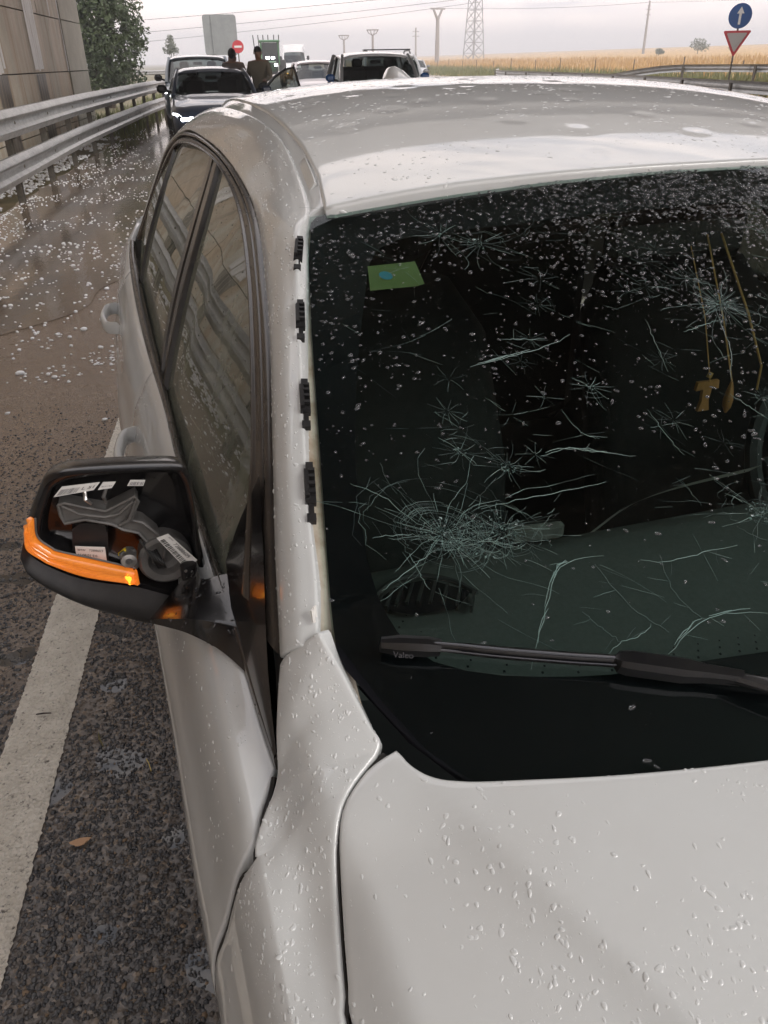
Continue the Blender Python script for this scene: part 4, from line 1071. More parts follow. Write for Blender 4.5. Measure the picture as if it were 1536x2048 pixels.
LCS = [[(-.5335, 1.0359), (-.5016, 1.0596), (-.4773, 1.0781), (-.4532, 1.0851), (-.4264, 1.0871)], [(-.4117, 1.0418), (-.39, 1.0499), (-.3657, 1.0559), (-.3359, 1.0583), (-.3072, 1.0569)],
 [(-.4374, 1.0826), (-.4306, 1.0707), (-.4198, 1.0592), (-.4018, 1.0512)], [(-.3945, 1.0844), (-.373, 1.0828), (-.3364, 1.086), (-.2992, 1.0888)], [(-.4395, 1.1395), (-.411, 1.1436), (-.3824, 1.1416), (-.3451, 1.1379)],
 [(-.3743, 1.086), (-.3796, 1.0722), (-.374, 1.0606), (-.3657, 1.0559)], [(-.464, 1.0423), (-.4485, 1.0475), (-.4289, 1.0501), (-.4134, 1.0547)], [(-.4684, 1.0607), (-.4594, 1.054), (-.4485, 1.0475)],
 [(-.4671, 1.1966), (-.431, 1.2014), (-.3677, 1.211), (-.339, 1.2177)], [(-.3885, 1.1246), (-.4368, 1.1198), (-.4781, 1.116), (-.5197, 1.1107)], [(-.3032, 1.1656), (-.3009, 1.15), (-.2956, 1.1379)],
 [(-.3948, 1.1677), (-.3866, 1.1536), (-.3705, 1.1488)], [(-.2027, 1.1715), (-.1801, 1.1544)], [(-.3135, 1.1242), (-.3087, 1.1103)], [(-.42, 1.2155), (-.3702, 1.2147)], [(-.634, 1.1229), (-.6085, 1.1178), (-.5914, 1.1074), (-.5733, 1.0998)],
 [(-.6291, 1.0945), (-.6119, 1.0961), (-.5841, 1.0971)], [(-.6353, 1.0688), (-.6042, 1.0794), (-.5754, 1.0897)], [(-.5926, 1.0701), (-.5975, 1.0795), (-.5996, 1.0868)], [(-.1479, 1.2301), (-.1656, 1.2009), (-.1907, 1.181)],
 [(-.1509, 1.2225), (-.2072, 1.2154)], [(-.2415, 1.226), (-.2555, 1.1887)]]
for i, L_ in enumerate(LCS):
    P = resample([(a, b, 0) for a, b in L_], 14)
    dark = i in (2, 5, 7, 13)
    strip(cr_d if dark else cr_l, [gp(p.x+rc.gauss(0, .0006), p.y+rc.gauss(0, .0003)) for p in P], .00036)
    if i in (0, 1, 4, 8): 
        for _ in range(5):
            k = rc.randint(0, 10); strip(cr_l, [gp(p.x+rc.gauss(0, .001), p.y+.001+rc.gauss(0, .0004)) for p in P[k:k+4]], .00036)
    for _ in range(2):
        p = P[rc.randint(2, 12)]; crack_line(p.x, p.y, rc.uniform(0, 6.28), rc.uniform(.01, .03), w0*.7)
for _ in range(26):
    star(rc.uniform(-.52, .05), rc.uniform(1.14, 1.315), rc.uniform(.010, .028), rc.randint(6, 12), rc.randint(0, 3), w0*rc.uniform(.5, .8))
for _ in range(170):
    x, z = rc.uniform(-.60, .1), rc.uniform(1.05, 1.32)
    if abs(x) > itp(z, *WSX)-.05: continue
    crack_line(x, z, rc.choice((.2, 2.4, 2.6, -.7, 2.9))+rc.gauss(0, .35), rc.uniform(.015, .07), w0*.6, wob=.04, curve=.6)
cr_l.build('fracture_lines', M['crack'], WIND, smooth=False, kind='stuff')
cr_d.build('dark_fracture_lines', M['crack_dark'], WIND, smooth=False, kind='stuff')

# ================================================================== rain drops
DOME_R, DOME_K = 3, 9
def dome_template():
    v = [(0, 0, 1.)]; f = []
    for i in range(1, DOME_R+1):
        a = math.pi/2*i/DOME_R
        for k in range(DOME_K):
            b = 2*math.pi*k/DOME_K; v.append((math.sin(a)*math.cos(b), math.sin(a)*math.sin(b), math.cos(a)))
    for k in range(DOME_K): f.append((0, 1+k, 1+(k+1) % DOME_K))
    for i in range(DOME_R-1):
        for k in range(DOME_K):
            a = 1+i*DOME_K; f.append((a+k, a+DOME_K+k, a+DOME_K+(k+1) % DOME_K, a+(k+1) % DOME_K))
    return np.array(v), f
DV, DF = dome_template()
DFT = np.array([q if len(q) == 4 else (*q, q[-1]) for q in DF])
def drops(pts, nrm, radii, name, m_, parent, hk=.42, stretch=.35, sdir=None, seed=1):
    r = np.random.default_rng(seed); n = len(pts)
    if n == 0: return
    pts = np.array(pts); nrm = np.array(nrm); nrm /= np.linalg.norm(nrm, axis=1)[:, None]
    ref = np.tile(np.array(sdir if sdir else (.3, 1, .1)), (n, 1)); t = ref-nrm*(ref*nrm).sum(1)[:, None]; t /= np.linalg.norm(t, axis=1)[:, None]
    ang = r.normal(0, .5, n); b = np.cross(nrm, t)
    t2 = t*np.cos(ang)[:, None]+b*np.sin(ang)[:, None]; b2 = np.cross(nrm, t2)
    rx = radii*(1+r.random(n)*stretch*2); ry = radii*(1-r.random(n)*stretch*.6); rz = radii*hk*r.uniform(.7, 1.25, n)
    # wobbly outline
    ph = r.uniform(0, 6.28, (n, 2)); base_a = np.arctan2(DV[:, 1], DV[:, 0])
    wob = 1+.16*np.sin(2*base_a[None]+ph[:, :1])+.12*np.sin(3*base_a[None]+ph[:, 1:])
    V = pts[:, None]+(DV[None, :, 0]*wob)[..., None]*(t2*rx[:, None])[:, None]+(DV[None, :, 1]*wob)[..., None]*(b2*ry[:, None])[:, None]+DV[None, :, 2, None]*(nrm*rz[:, None])[:, None]
    k = len(DV); nt_ = len(DF)
    me = bpy.data.meshes.new(name)
    tri = np.array([q for q in DF if len(q) == 3]); quad = np.array([q for q in DF if len(q) == 4])
    offs = (np.arange(n)*k)
    T = (tri[None]+offs[:, None, None]).reshape(-1, 3); Q = (quad[None]+offs[:, None, None]).reshape(-1, 4)
    nv_ = n*k; me.vertices.add(nv_); me.vertices.foreach_set('co', V.reshape(-1).astype(np.float32))
    loops = np.concatenate([T.reshape(-1), Q.reshape(-1)]); me.loops.add(len(loops)); me.loops.foreach_set('vertex_index', loops.astype(np.int32))
    tot = np.concatenate([np.full(len(T), 3), np.full(len(Q), 4)]); st0 = np.concatenate([[0], np.cumsum(tot)[:-1]])
    me.polygons.add(len(tot)); me.polygons.foreach_set('loop_start', st0.astype(np.int32)); me.polygons.foreach_set('loop_total', tot.astype(np.int32))
    me.update(calc_edges=True); me.validate(); me.materials.append(m_); me.shade_smooth()
    o = bpy.data.objects.new(name, me); link(o, parent); o["kind"] = "stuff"
    return o
def sample_mesh(o, n, seed, keep=None):
    """random points on a mesh (world-aligned data), area weighted"""
    r = np.random.default_rng(seed); me = o.data; me.calc_loop_triangles()
    nv_ = len(me.vertices); co = np.empty(nv_*3, np.float32); me.vertices.foreach_get('co', co); co = co.reshape(-1, 3)
    nt_ = len(me.loop_triangles); ti = np.empty(nt_*3, np.int32); me.loop_triangles.foreach_get('vertices', ti); ti = ti.reshape(-1, 3)
    a, b, c = co[ti[:, 0]], co[ti[:, 1]], co[ti[:, 2]]; nn = np.cross(b-a, c-a); ar = np.linalg.norm(nn, axis=1)
    if keep is not None:
        ctr = (a+b+c)/3; ar = ar*np.array([keep(p) for p in ctr])
    idx = r.choice(nt_, n, p=ar/ar.sum()); u = r.random((n, 2)); fl = u.sum(1) > 1; u[fl] = 1-u[fl]
    p = a[idx]+(b-a)[idx]*u[:, :1]+(c-a)[idx]*u[:, 1:]
    nr = nn[idx]/np.maximum(ar[idx], 1e-12)[:, None]; nr = nn[idx]/np.linalg.norm(nn[idx], axis=1)[:, None]
    return p, nr
def noise_mask(P, sc, lo, hi, seed=0):
    return np.array([sstep(lo, hi, noise.noise(Vector((p[0]*sc+seed, p[1]*sc, p[2]*sc)))) for p in P])
def wet(o, n, rmin, rmax, seed, keep=None, mask=(9, -.2, .35), power=2.6, m_=None, sdir=None, hk=.42, stretch=.35, shell=True):
    p, nr = sample_mesh(o, n, seed, keep)
    if shell:
        out_ = (nr[:, 0]*p[:, 0]+nr[:, 2]*(p[:, 2]-.45)); nr = np.where(out_.sum() < 0, -nr, nr)
    k = np.random.default_rng(seed+1).random(n) < .15+.85*noise_mask(p, mask[0], mask[1], mask[2], seed*3.1)
    p, nr = p[k], nr[k]; r = np.random.default_rng(seed+2).random(len(p))
    return drops(p, nr, rmin+(rmax-rmin)*r**power, 'rain_drops', m_ or M['paint_drop'], o, hk, stretch, sdir, seed)
near_r = lambda p: 1.0 if (p[0] < .15) else .3
wet(HOOD, 17000, .0003, .0022, 11, lambda p: (1. if p[1] > 1.05 and p[2] > .93 and p[0] < -.2 else .12), (11, -.05, .4), 5.0, hk=.25, m_=M['paint_drop'])
wet(PARTS['fender', -1], 5200, .0003, .0020, 21, lambda p: 1. if p[1] > 1.1 and p[2] > .90 else .05, (12, -.4, .3), 4.2, sdir=(.5, 1, 0), hk=.34, m_=M['paint_drop'])
wet(PARTS['front_door', -1], 1500, .0006, .0020, 31, lambda p: 1. if p[2] > .86 else .1)
for o in [x for x in car.children if x.name.startswith('pillar_frame')]:
    if o.data.vertices[0].co.x < 0: wet(o, 6000, .0003, .0021, 41, lambda p: 1. if p[1] < 2.7 else .4, (10, -.6, .2), 3.4, sdir=(0, 1, .6), hk=.36, m_=M['paint_drop'])
    else: wet(o, 900, .0008, .003, 42)
wet(ROOF, 16000, .0004, .0034, 51, None, (7, -.3, .4), 4.6, sdir=(1, .1, 0), hk=.24, m_=M['paint_drop'])
wet(HOUSE.children[-1] if False else [c for c in HOUSE.children if c.name.startswith('mirror_foot')][0], 260, .0006, .0028, 61, lambda p: 1. if p[2] > .93 else .02, (30, -.5, .1), 2.5, m_=M['black_gloss'], shell=False)
wet(HOUSE, 500, .0004, .0014, 62, lambda p: 1. if p[2] > 1.06 or p[2] < .92 else .05, m_=M['black_gloss'], shell=False)
def ws_keep(p):
    z = p[2]
    if z < 1.05: return .02
    t = (z-1.05)/.30; x = p[0]
    return (.06+.25*t+1.1*t**3)*(1.35 if x > -.3 else 1.)*(1.0+.8*sstep(-.30, -.10, x)*sstep(1.15, 1.24, z))
wet(WIND, 23000, .0003, .0027, 71, ws_keep, (11, -.5, .25), 3.6, m_=M['drop_glass'], sdir=(1, 0, .1), hk=.62)
for o in [x for x in car.children if x.name.startswith('window_surround') or x.name.startswith('belt_moulding')]:
    if o.data.vertices[0].co.x < 0: wet(o, 2600, .0004, .0017, 81, None, (8, -.3, .2), 2.2, m_=M['water'])
for o in [x for x in car.children if x.name.startswith('front_window') and not x.name.endswith('pane')]:
    if o.data.vertices[0].co.x < 0: wet(o, 900, .0005, .0016, 91, None, (8, -.3, .3), 3, m_=M['water'])
# ================================================================== ground, road, markings
AZ = rad(7.95); RD = Vector((math.sin(AZ), math.cos(AZ), 0)); RN = Vector((math.cos(AZ), -math.sin(AZ), 0))   # along / to the right of the road
O0 = Vector((-1.245, 2.64, 0))                                   # a point on the middle of the painted edge line
def rp(a, w, z=0.): p = O0+RD*a+RN*w; return Vector((p.x, p.y, z))
def field_h(p):
    w = (Vector((p[0], p[1], 0))-O0).dot(RN); a = (Vector((p[0], p[1], 0))-O0).dot(RD)
    d = max(0, w-21)
    return .026*d*(1-.25*sstep(150, 420, d))+.05*math.sin(p[0]*.05)*sstep(40, 120, d)-.03

m = mat('verge_ground', (.10, .085, .05), .9); n = N(m)
n.set('Base Color', n.ramp(n.noise(.9, 8, .65), [(.3, (.075, .085, .03)), (.5, (.13, .11, .06)), (.7, (.22, .17, .09))]))
n.bump(n.noise(9, 6), .6, .05); M['verge'] = m
gv = []; gx = [-900, -300, -120, -60, -30, -12, -7, -4.2]
mk('ground', [(-2500, -600, -.06), (2500, -600, -.06), (2500, 2800, -.06), (-2500, 2800, -.06)], [(0, 1, 2, 3)], M['verge'], smooth=False, kind='structure')

# wet asphalt: brown-grey aggregate, glossy where the film of water lies
def asphalt(name, near):
    m = mat(name, (.06, .055, .05), .3, spec=.5); n = N(m)
    big = n.noise(.55, 5, .6, .3); big2 = n.noise(2.2, 4, .6)
    vc = n.voro(95, 'F1', 'Color'); vd = n.voro(95, 'F1', 'Distance')
    stone = n.ramp(vc, [(.0, (.030, .028, .027)), (.45, (.060, .054, .050)), (.78, (.100, .084, .068)), (.93, (.20, .145, .09)), (1., (.30, .25, .20))])
    sepc = n.n('ShaderNodeSeparateColor'); n.l(vc, sepc.inputs[0])
    stone = n.ramp(sepc.outputs[0], [(.0, (.050, .048, .047)), (.45, (.095, .089, .085)), (.80, (.135, .122, .110)), (.96, (.20, .16, .12)), (1., (.30, .26, .22))])
    mud0 = n.ramp(big, [(.30, .05), (.62, .75)]); cc_ = n.n('ShaderNodeTexCoord'); sx_ = n.n('ShaderNodeSeparateXYZ'); n.l(cc_.outputs['Object'], sx_.inputs[0])
    mud = n.mix(n.ramp(n.math('ADD', n.math('MULTIPLY', sx_.outputs[1], .1), n.math('MULTIPLY', n.noise(1.3, 5), .12)), [(.27, 0.), (.46, .95)]), n.math('MULTIPLY', mud0, .3), (1., 1., 1.))
    n.set('Base Color', n.mix(mud, stone, n.mix(.62, stone, (.25, .175, .115))))
    n.set('Roughness', n.ramp(big2, [(.35, .07), (.65, .30)]))
    h = n.math('ADD', n.math('MULTIPLY', n.ramp(vd, [(.0, 1.), (.55, 0.)]), n.ramp(big2, [(.3, .25), (.65, 1.)])), n.math('MULTIPLY', n.noise(300, 2), .25))
    n.bump(h, .65, .006)
    return m
M['asphalt'] = asphalt('wet_asphalt', True)
rv = []; A_l = [-60, -10, 0, 6, 12, 20, 40, 90, 200, 420]; W_l = [-2.25, -1.0, 0, 3, 8, 14, 21]
for a in A_l:
    for w in W_l: rv.append(tuple(rp(a, w, 0.)))
ROAD = mk('road', rv, grid_faces(len(A_l)-1, len(W_l)-1, flip=False), M['asphalt'], smooth=False, kind='structure')
if ROAD.data.polygons[0].normal.z < 0: ROAD.data.flip_normals()

# painted edge line, worn at its sides
m = mat('road_paint', (.62, .58, .50), .45); n = N(m)
wear = n.ramp(n.noise(70, 6, .7), [(.57, 0.), (.68, 1.)])
grain = n.noise(14, 6, .7)
n.set('Base Color', n.mix(wear, n.ramp(grain, [(.3, (.52, .48, .41)), (.65, (.70, .66, .58))]), (.10, .09, .075)))
n.bump(n.math('ADD', n.voro(95, 'F1', 'Distance'), n.math('MULTIPLY', n.noise(160, 4), .6)), .9, .006); M['road_paint'] = m
ev = []; na = 2200
rr = random.Random(3); eL = eR = 0
for i in range(na+1):
    a = -3+18*(i/na)**1.6
    eL = rr.gauss(0, .0014)+.002*noise.noise(Vector((a*3, 1, 0))); eR = rr.gauss(0, .0014)+.002*noise.noise(Vector((a*3, 7, 0)))
    for w in (-.075+eL, -.04, 0, .04, .075+eR): ev.append(tuple(rp(a, w, .0045 if abs(w) > .06 else .0065)))
LINE = mk('edge_line', ev, grid_faces(na, 4, flip=False), M['road_paint'], kind='structure')
if LINE.data.polygons[0].normal.z < 0: LINE.data.flip_normals()
lv = []
for i in range(61):
    a = 15+(400-15)*i/60
    for w in (-.075, .075): lv.append(tuple(rp(a, w, .0045)))
o = mk('edge_line', lv, grid_faces(60, 1), M['road_paint'], kind='structure'); 
if o.data.polygons[0].normal.z < 0: o.data.flip_normals()

# muddy run-off water on the hard shoulder
m = mat('muddy_water', (.105, .078, .055), .06, spec=.6); n = N(m)
n.set('Base Color', n.ramp(n.noise(1.4, 6, .6, .5), [(.35, (.10, .082, .066)), (.6, (.165, .122, .084)), (.8, (.21, .158, .108))]))
n.bump(n.noise(16, 5, .6, 0, (1, .5, 1)), .16, .010); n.set('Roughness', n.ramp(n.noise(5, 4), [(.4, .02), (.7, .09)])); M['puddle'] = m
pv = []; pr_ = [(3.6, -1.55, -.95), (4.4, -2.0, -.55), (5.6, -2.2, -.35), (7, -2.24, -.12), (9, -2.24, .15), (12, -2.24, .3), (16, -2.24, .25), (20, -2.24, -.2), (25, -2.24, -.9), (29, -2.1, -1.8)]
for a, w0_, w1_ in [tuple(p) for p in keyed(pr_, 8)]:
    for k in range(7):
        w = w0_+(w1_-w0_)*k/6+(.07*math.sin(a*5.1+k) if k in (0, 6) else 0); pv.append(tuple(rp(a, w, .0035)))
PUD = mk('puddle', pv, grid_faces((len(pr_)-1)*8, 6), M['puddle'], kind='structure')
if PUD.data.polygons[0].normal.z < 0: PUD.data.flip_normals()

# stones of the wet asphalt surface, close to the camera
def ico():
    t = (1+5**.5)/2; v = np.array([(-1, t, 0), (1, t, 0), (-1, -t, 0), (1, -t, 0), (0, -1, t), (0, 1, t), (0, -1, -t), (0, 1, -t), (t, 0, -1), (t, 0, 1), (-t, 0, -1), (-t, 0, 1)], float)
    v /= np.linalg.norm(v[0])
    f = np.array([(0, 11, 5), (0, 5, 1), (0, 1, 7), (0, 7, 10), (0, 10, 11), (1, 5, 9), (5, 11, 4), (11, 10, 2), (10, 7, 6), (7, 1, 8), (3, 9, 4), (3, 4, 2), (3, 2, 6), (3, 6, 8), (3, 8, 9), (4, 9, 5), (2, 4, 11), (6, 2, 10), (8, 6, 7), (9, 8, 1)])
    return v, f
IV, IF = ico()
def blobs(name, pts, rx, ry, rz, m_, seed, kind='stuff', mats=None, jitter=.22, label=None, cat=None):
    r = np.random.default_rng(seed); n_ = len(pts); a = r.uniform(0, 6.28, n_)
    loc = IV[None]*(1+r.normal(0, jitter, (n_, 12, 1)).clip(-.45, .45))
    x = loc[..., 0]*rx[:, None]; y = loc[..., 1]*ry[:, None]; z = loc[..., 2]*rz[:, None]
    V = np.stack([pts[:, 0, None]+x*np.cos(a)[:, None]-y*np.sin(a)[:, None], pts[:, 1, None]+x*np.sin(a)[:, None]+y*np.cos(a)[:, None], pts[:, 2, None]+z], -1)
    F_ = (IF[None]+(np.arange(n_)*12)[:, None, None]).reshape(-1, 3)
    me = bpy.data.meshes.new(name); me.vertices.add(n_*12); me.vertices.foreach_set('co', V.reshape(-1).astype(np.float32))
    me.loops.add(len(F_)*3); me.loops.foreach_set('vertex_index', F_.reshape(-1).astype(np.int32))
    me.polygons.add(len(F_)); me.polygons.foreach_set('loop_start', (np.arange(len(F_))*3).astype(np.int32)); me.polygons.foreach_set('loop_total', np.full(len(F_), 3, np.int32))
    me.update(calc_edges=True); me.validate()
    for mm in (mats or [m_]): me.materials.append(mm)
    if mats: me.polygons.foreach_set('material_index', np.repeat(r.choice(len(mats), n_, p=[.52, .33, .10, .025, .025][:len(mats)]), 20).astype(np.int32))
    me.shade_smooth(); o = bpy.data.objects.new(name, me); link(o, None, label, cat, kind=kind); return o
stones = [mat('wet_stone_dark', (.060, .061, .065), .09), mat('wet_stone_grey', (.102, .103, .107), .12), mat('wet_stone_brown', (.120, .111, .103), .15), mat('wet_stone_tan', (.22, .155, .10), .32), mat('wet_stone_pale', (.21, .20, .19), .35)]
r = np.random.default_rng(3); npb = 62000
aa = 4.2*r.random(npb)**1.6-1.25; ww = r.uniform(-.60, .46, npb)
keep = (np.abs(ww) > .078+.004*r.normal(size=npb))&(r.random(npb) < np.interp(aa, [.3, 1.0, 2.4], [1, .55, 0]))
aa, ww = aa[keep], ww[keep]
dens_ = np.array([noise.noise(Vector((a*4, w*4, 2))) for a, w in zip(aa, ww)]); keep = dens_ > -.35+.3*r.random(len(aa))-.25
aa, ww = aa[keep], ww[keep]
pp = np.stack([O0.x+RD.x*aa+RN.x*ww, O0.y+RD.y*aa+RN.y*ww, r.uniform(-.0008, .0016, len(aa))], 1)
rad_ = .0022+.0042*r.random(len(aa))**2.2
blobs('asphalt_stones', pp, rad_*r.uniform(.8, 1.5, len(aa)), rad_*r.uniform(.7, 1.1, len(aa)), rad_*r.uniform(.55, .9, len(aa)), None, 5, mats=stones, label='wet rounded stones standing out of the asphalt by the car', cat='stones')

# thin film of rain water lying between the stones
m = mat('rain_film', (.045, .042, .040), .03, spec=.6); M['film'] = m
fv = []; na_, nw_ = 150, 64
for i in range(na_+1):
    a = -1.35+2.9*i/na_
    for j in range(nw_+1):
        w = -.75+1.35*j/nw_
        z = -.0012+.0008*noise.noise(Vector((a*2.1, w*2.1, 3.3)))+.0030*noise.noise(Vector((a*9, w*9, 1.3)))-.004*sstep(.9, 1.5, a)
        fv.append(tuple(rp(a, w, z)))
o = mk('water_film', fv, grid_faces(na_, nw_), M['film'], kind='structure')
if o.data.polygons[0].normal.z < 0: o.data.flip_normals()

# ================================================================== hail
m = mat('hail_ice', (.78, .79, .80), .25, spec=.5); b_ = m.node_tree.nodes['Principled BSDF']; b_.inputs['Subsurface Weight'].default_value = .3; b_.inputs['Subsurface Radius'].default_value = (.01, .01, .012); M['hail'] = m
hr = random.Random(12)
protos = []
for k in range(4):
    bm = bmesh.new(); bmesh.ops.create_icosphere(bm, subdivisions=2, radius=1)
    for w in bm.verts: w.co *= 1+.16*noise.noise(w.co*1.7+Vector((k*7, 0, 0)))
    me = bpy.data.meshes.new('hailstone'); bm.to_mesh(me); bm.free(); me.materials.append(M['hail']); me.shade_smooth(); protos.append(me)
cnt = 0
while cnt < 300:
    a = hr.uniform(.9, 6.6); wl, wr = -2.15, itp(a, [0, 2, 4, 6.6], [-.15, -.05, .05, .15])
    w = hr.uniform(wl, wr); dn_ = sstep(1.2, 5.2, a)*.85+.10+.3*sstep(-.8, -2.1, w)*sstep(1.5, 3, a)
    if hr.random() > dn_*(.35+.9*max(0, noise.noise(Vector((a*1.3, w*1.7, 4)))+.35)): continue
    p = rp(a, w, 0); o = bpy.data.objects.new('hailstone', protos[hr.randrange(4)])
    s_ = hr.choice((.007, .008, .010, .012, .015))*hr.uniform(.8, 1.3)*(1 if a > 2.2 else .85)
    o.location = (p.x, p.y, s_*.45); o.scale = (s_*hr.uniform(.9, 1.4), s_, s_*.75); o.rotation_euler = (0, 0, hr.uniform(0, 6))
    link(o, None, 'white hailstone lying on the wet shoulder beside the car', 'hailstone', 'hailstones scattered on the shoulder'); cnt += 1
r = np.random.default_rng(9); nh = 7500
aa = r.uniform(2.2, 22, nh); ww = -2.2+2.5*r.random(nh)**1.75
kk = np.array([noise.noise(Vector((a*1.1, w*1.5, 4)))+.28*noise.noise(Vector((a*4, w*4, 1))) for a, w in zip(aa, ww)]); keep = (kk > -.02+.35*r.random(nh)-.2)&(r.random(nh) < np.interp(aa, [2.2, 4.5, 9, 14, 22], [.15, .7, 1, .5, .25])); aa, ww = aa[keep], ww[keep]
rs = r.uniform(.005, .013, len(aa)); pp = np.stack([O0.x+RD.x*aa+RN.x*ww, O0.y+RD.y*aa+RN.y*ww, rs*.35], 1)
blobs('hail_scatter', pp, rs*1.2, rs, rs*.7, M['hail'], 4, label='fine white hail scattered over the flooded shoulder', cat='hail')
nh = 3400; aa = r.uniform(2.6, 13, nh); ww = np.interp(aa, [2.6, 6, 13], [.02, .16, .42])-.75*r.random(nh)**1.8
kk = np.array([noise.noise(Vector((a*1.6, w*2.5, 14))) for a, w in zip(aa, ww)]); keep = kk > .05; aa, ww = aa[keep], ww[keep]
rs = r.uniform(.004, .010, len(aa)); pp = np.stack([O0.x+RD.x*aa+RN.x*ww, O0.y+RD.y*aa+RN.y*ww, rs*.3], 1)
blobs('hail_slush', pp, rs*1.5, rs*1.2, rs*.5, M['hail'], 8, label='slushy hail lying close along the rear of the white car', cat='hail')
nh = 5200; aa = r.uniform(-2, 26, nh); ww = -2.30-.85*r.random(nh)
kk = np.array([noise.noise(Vector((a*.8, w*1.2, 9))) for a, w in zip(aa, ww)]); keep = kk > -.12; aa, ww, kk = aa[keep], ww[keep], kk[keep]
rs = r.uniform(.012, .026, len(aa)); pp = np.stack([O0.x+RD.x*aa+RN.x*ww, O0.y+RD.y*aa+RN.y*ww, .01+.05*np.clip(kk+.12, 0, 1)*r.random(len(aa))*2], 1)
blobs('hail_drift', pp, rs*1.3, rs, rs*.7, M['hail'], 6, label='white drift of hail piled along the foot of the concrete wall', cat='hail')

# ================================================================== guard rails
m = mat('galvanised_steel', (.42, .42, .41), .42, .75); n = N(m)
n.set('Base Color', n.ramp(n.noise(5, 6, .65, 0, (1, 1, 2)), [(.3, (.25, .25, .245)), (.6, (.38, .38, .37)), (.8, (.34, .30, .25))])); n.set('Roughness', n.ramp(n.noise(30, 4), [(.3, .3), (.7, .5)])); M['galv'] = m
M['post'] = varied('weathered_post_steel', (.10, .095, .085), (.17, .15, .12), 12, .6, metal=.4)
WPROF = [(0, .155), (.022, .150), (.030, .135), (.062, .095), (.066, .075), (.030, .040), (.024, .015), (.024, -.015), (.030, -.040), (.066, -.075), (.062, -.095), (.030, -.135), (.022, -.150), (0, -.155)]
def w_beam(P, zc_, side=1):
    """W-beam swept along plan points P; side=+1 bulges to the right of travel"""
    v = []
    for i, p in enumerate(P):
        t = (P[min(i+1, len(P)-1)]-P[max(i-1, 0)]).normalized(); nr = Vector((t.y, -t.x, 0))*side
        for d_, z in WPROF: v.append(p+nr*d_+Vector((0, 0, zc_+z)))
    k = len(WPROF); f = grid_faces(len(P)-1, k-1, flip=(side > 0))
    # back face for thickness
    v2 = []
    for i, p in enumerate(P):
        t = (P[min(i+1, len(P)-1)]-P[max(i-1, 0)]).normalized(); nr = Vector((t.y, -t.x, 0))*side
        for d_, z in WPROF: v2.append(p+nr*(d_-.004)+Vector((0, 0, zc_+z)))
    return v+v2, f+[tuple(q+len(v) for q in g[::-1]) for g in f]
def guard_rail(name, path, heights, label, zg=lambda p: 0., spacing=2.0, beam_len=4.0, side=1, n_beam=6, bolts=False):
    P = resample([Vector((a, b, 0)) for a, b in path], 400)
    L = [0]
    for a, b in zip(P, P[1:]): L.append(L[-1]+(b-a).length)
    at = lambda s: P[0].lerp(P[0], 0) if s <= 0 else (lambda k: P[int(k)].lerp(P[min(int(k)+1, 400)], k-int(k)))(np.interp(s, L, np.arange(401)))
    root = empty(name, P[0], 0, label, 'guard rail', keep_world=True)
    pm = MB().box((0, 0, .55), (.05, .11, 1.10)); pm.box((.028, .05, .55), (.03, .012, 1.10)); pm.box((.028, -.05, .55), (.03, .012, 1.10))
    pm.box((.055, 0, heights[-1]), (.08, .09, .20))
    if len(heights) > 1: pm.box((.055, 0, heights[0]), (.08, .09, .20))
    me = None; s = .5
    hmax = heights[-1]+.12
    while s < L[-1]:
        p = at(s); q = at(s+.1); t = (q-p).normalized() if (q-p).length > 1e-6 else Vector((0, 1, 0))
        if me is None:
            o = pm.build('post', M['post'], root, smooth=False); me = o.data
        else: o = bpy.data.objects.new('post', me); link(o, root)
        o.location = (p.x, p.y, zg(p)-.02); o.rotation_euler = (0, 0, math.atan2(-t.x, t.y)+(0 if side > 0 else math.pi)); o.scale = (1, 1, hmax/1.10)
        s += spacing
    if bolts:
        bme = None; s = .5
        while s < L[-1]:
            p = at(s); q = at(s+.1); t = (q-p).normalized() if (q-p).length > 1e-6 else Vector((0, 1, 0)); nr = Vector((t.y, -t.x, 0))*side
            for h in heights:
                if bme is None: o = MB().lathe((0, 0, 0), [(.020, 0), (.019, .008), (.010, .014)], 8, 'x').build('bolt', M['post'], root); bme = o.data
                else: o = bpy.data.objects.new('bolt', bme); link(o, root)
                c = p+nr*.119+t*.004; o.location = (c.x, c.y, zg(p)+h); o.rotation_euler = (0, 0, math.atan2(nr.y, nr.x))
            s += spacing
    for h in heights:
        s = 0.; 
        while s < L[-1]-.3:
            e_ = min(s+beam_len, L[-1])
            Q = [at(s+(e_+.16-s)*k/n_beam) for k in range(n_beam+1)]
            t0 = (Q[1]-Q[0]).normalized(); nr = Vector((t0.y, -t0.x, 0))*side
            Q = [q+nr*(.095+.003*((1-k/n_beam)))+Vector((0, 0, zg(q))) for k, q in enumerate(Q)]
            mk('beam', *w_beam(Q, h, side), M['galv'], root, angle=30)
            s += beam_len
    return root
LR = [(-6.2, -18), (-4.6, -6.5), (-3.65, .6), (-2.60, 8.6), (-2.04, 12.94), (-1.79, 15.0), (-1.53, 16.9), (-1.25, 18.75), (-.95, 20.6), (-.62, 22.7), (-.28, 24.8), (.08, 27.0), (.75, 30.5), (1.6, 34.5)]
guard_rail('roadside_guard_rail', LR, (.425, .905), 'double galvanised guard rail in front of the stained concrete wall', spacing=2.0, side=1, bolts=True)
def zr(p): return max(0, field_h(p))*0
guard_rail('roadside_guard_rail', [(26.5, 62), (22.23, 52.0), (20.0, 36.3), (16.0, 20.8), (13.5, 9)], (.68,), 'single guard rail across the road, ending below the sloping field', spacing=4, side=-1, beam_len=4)
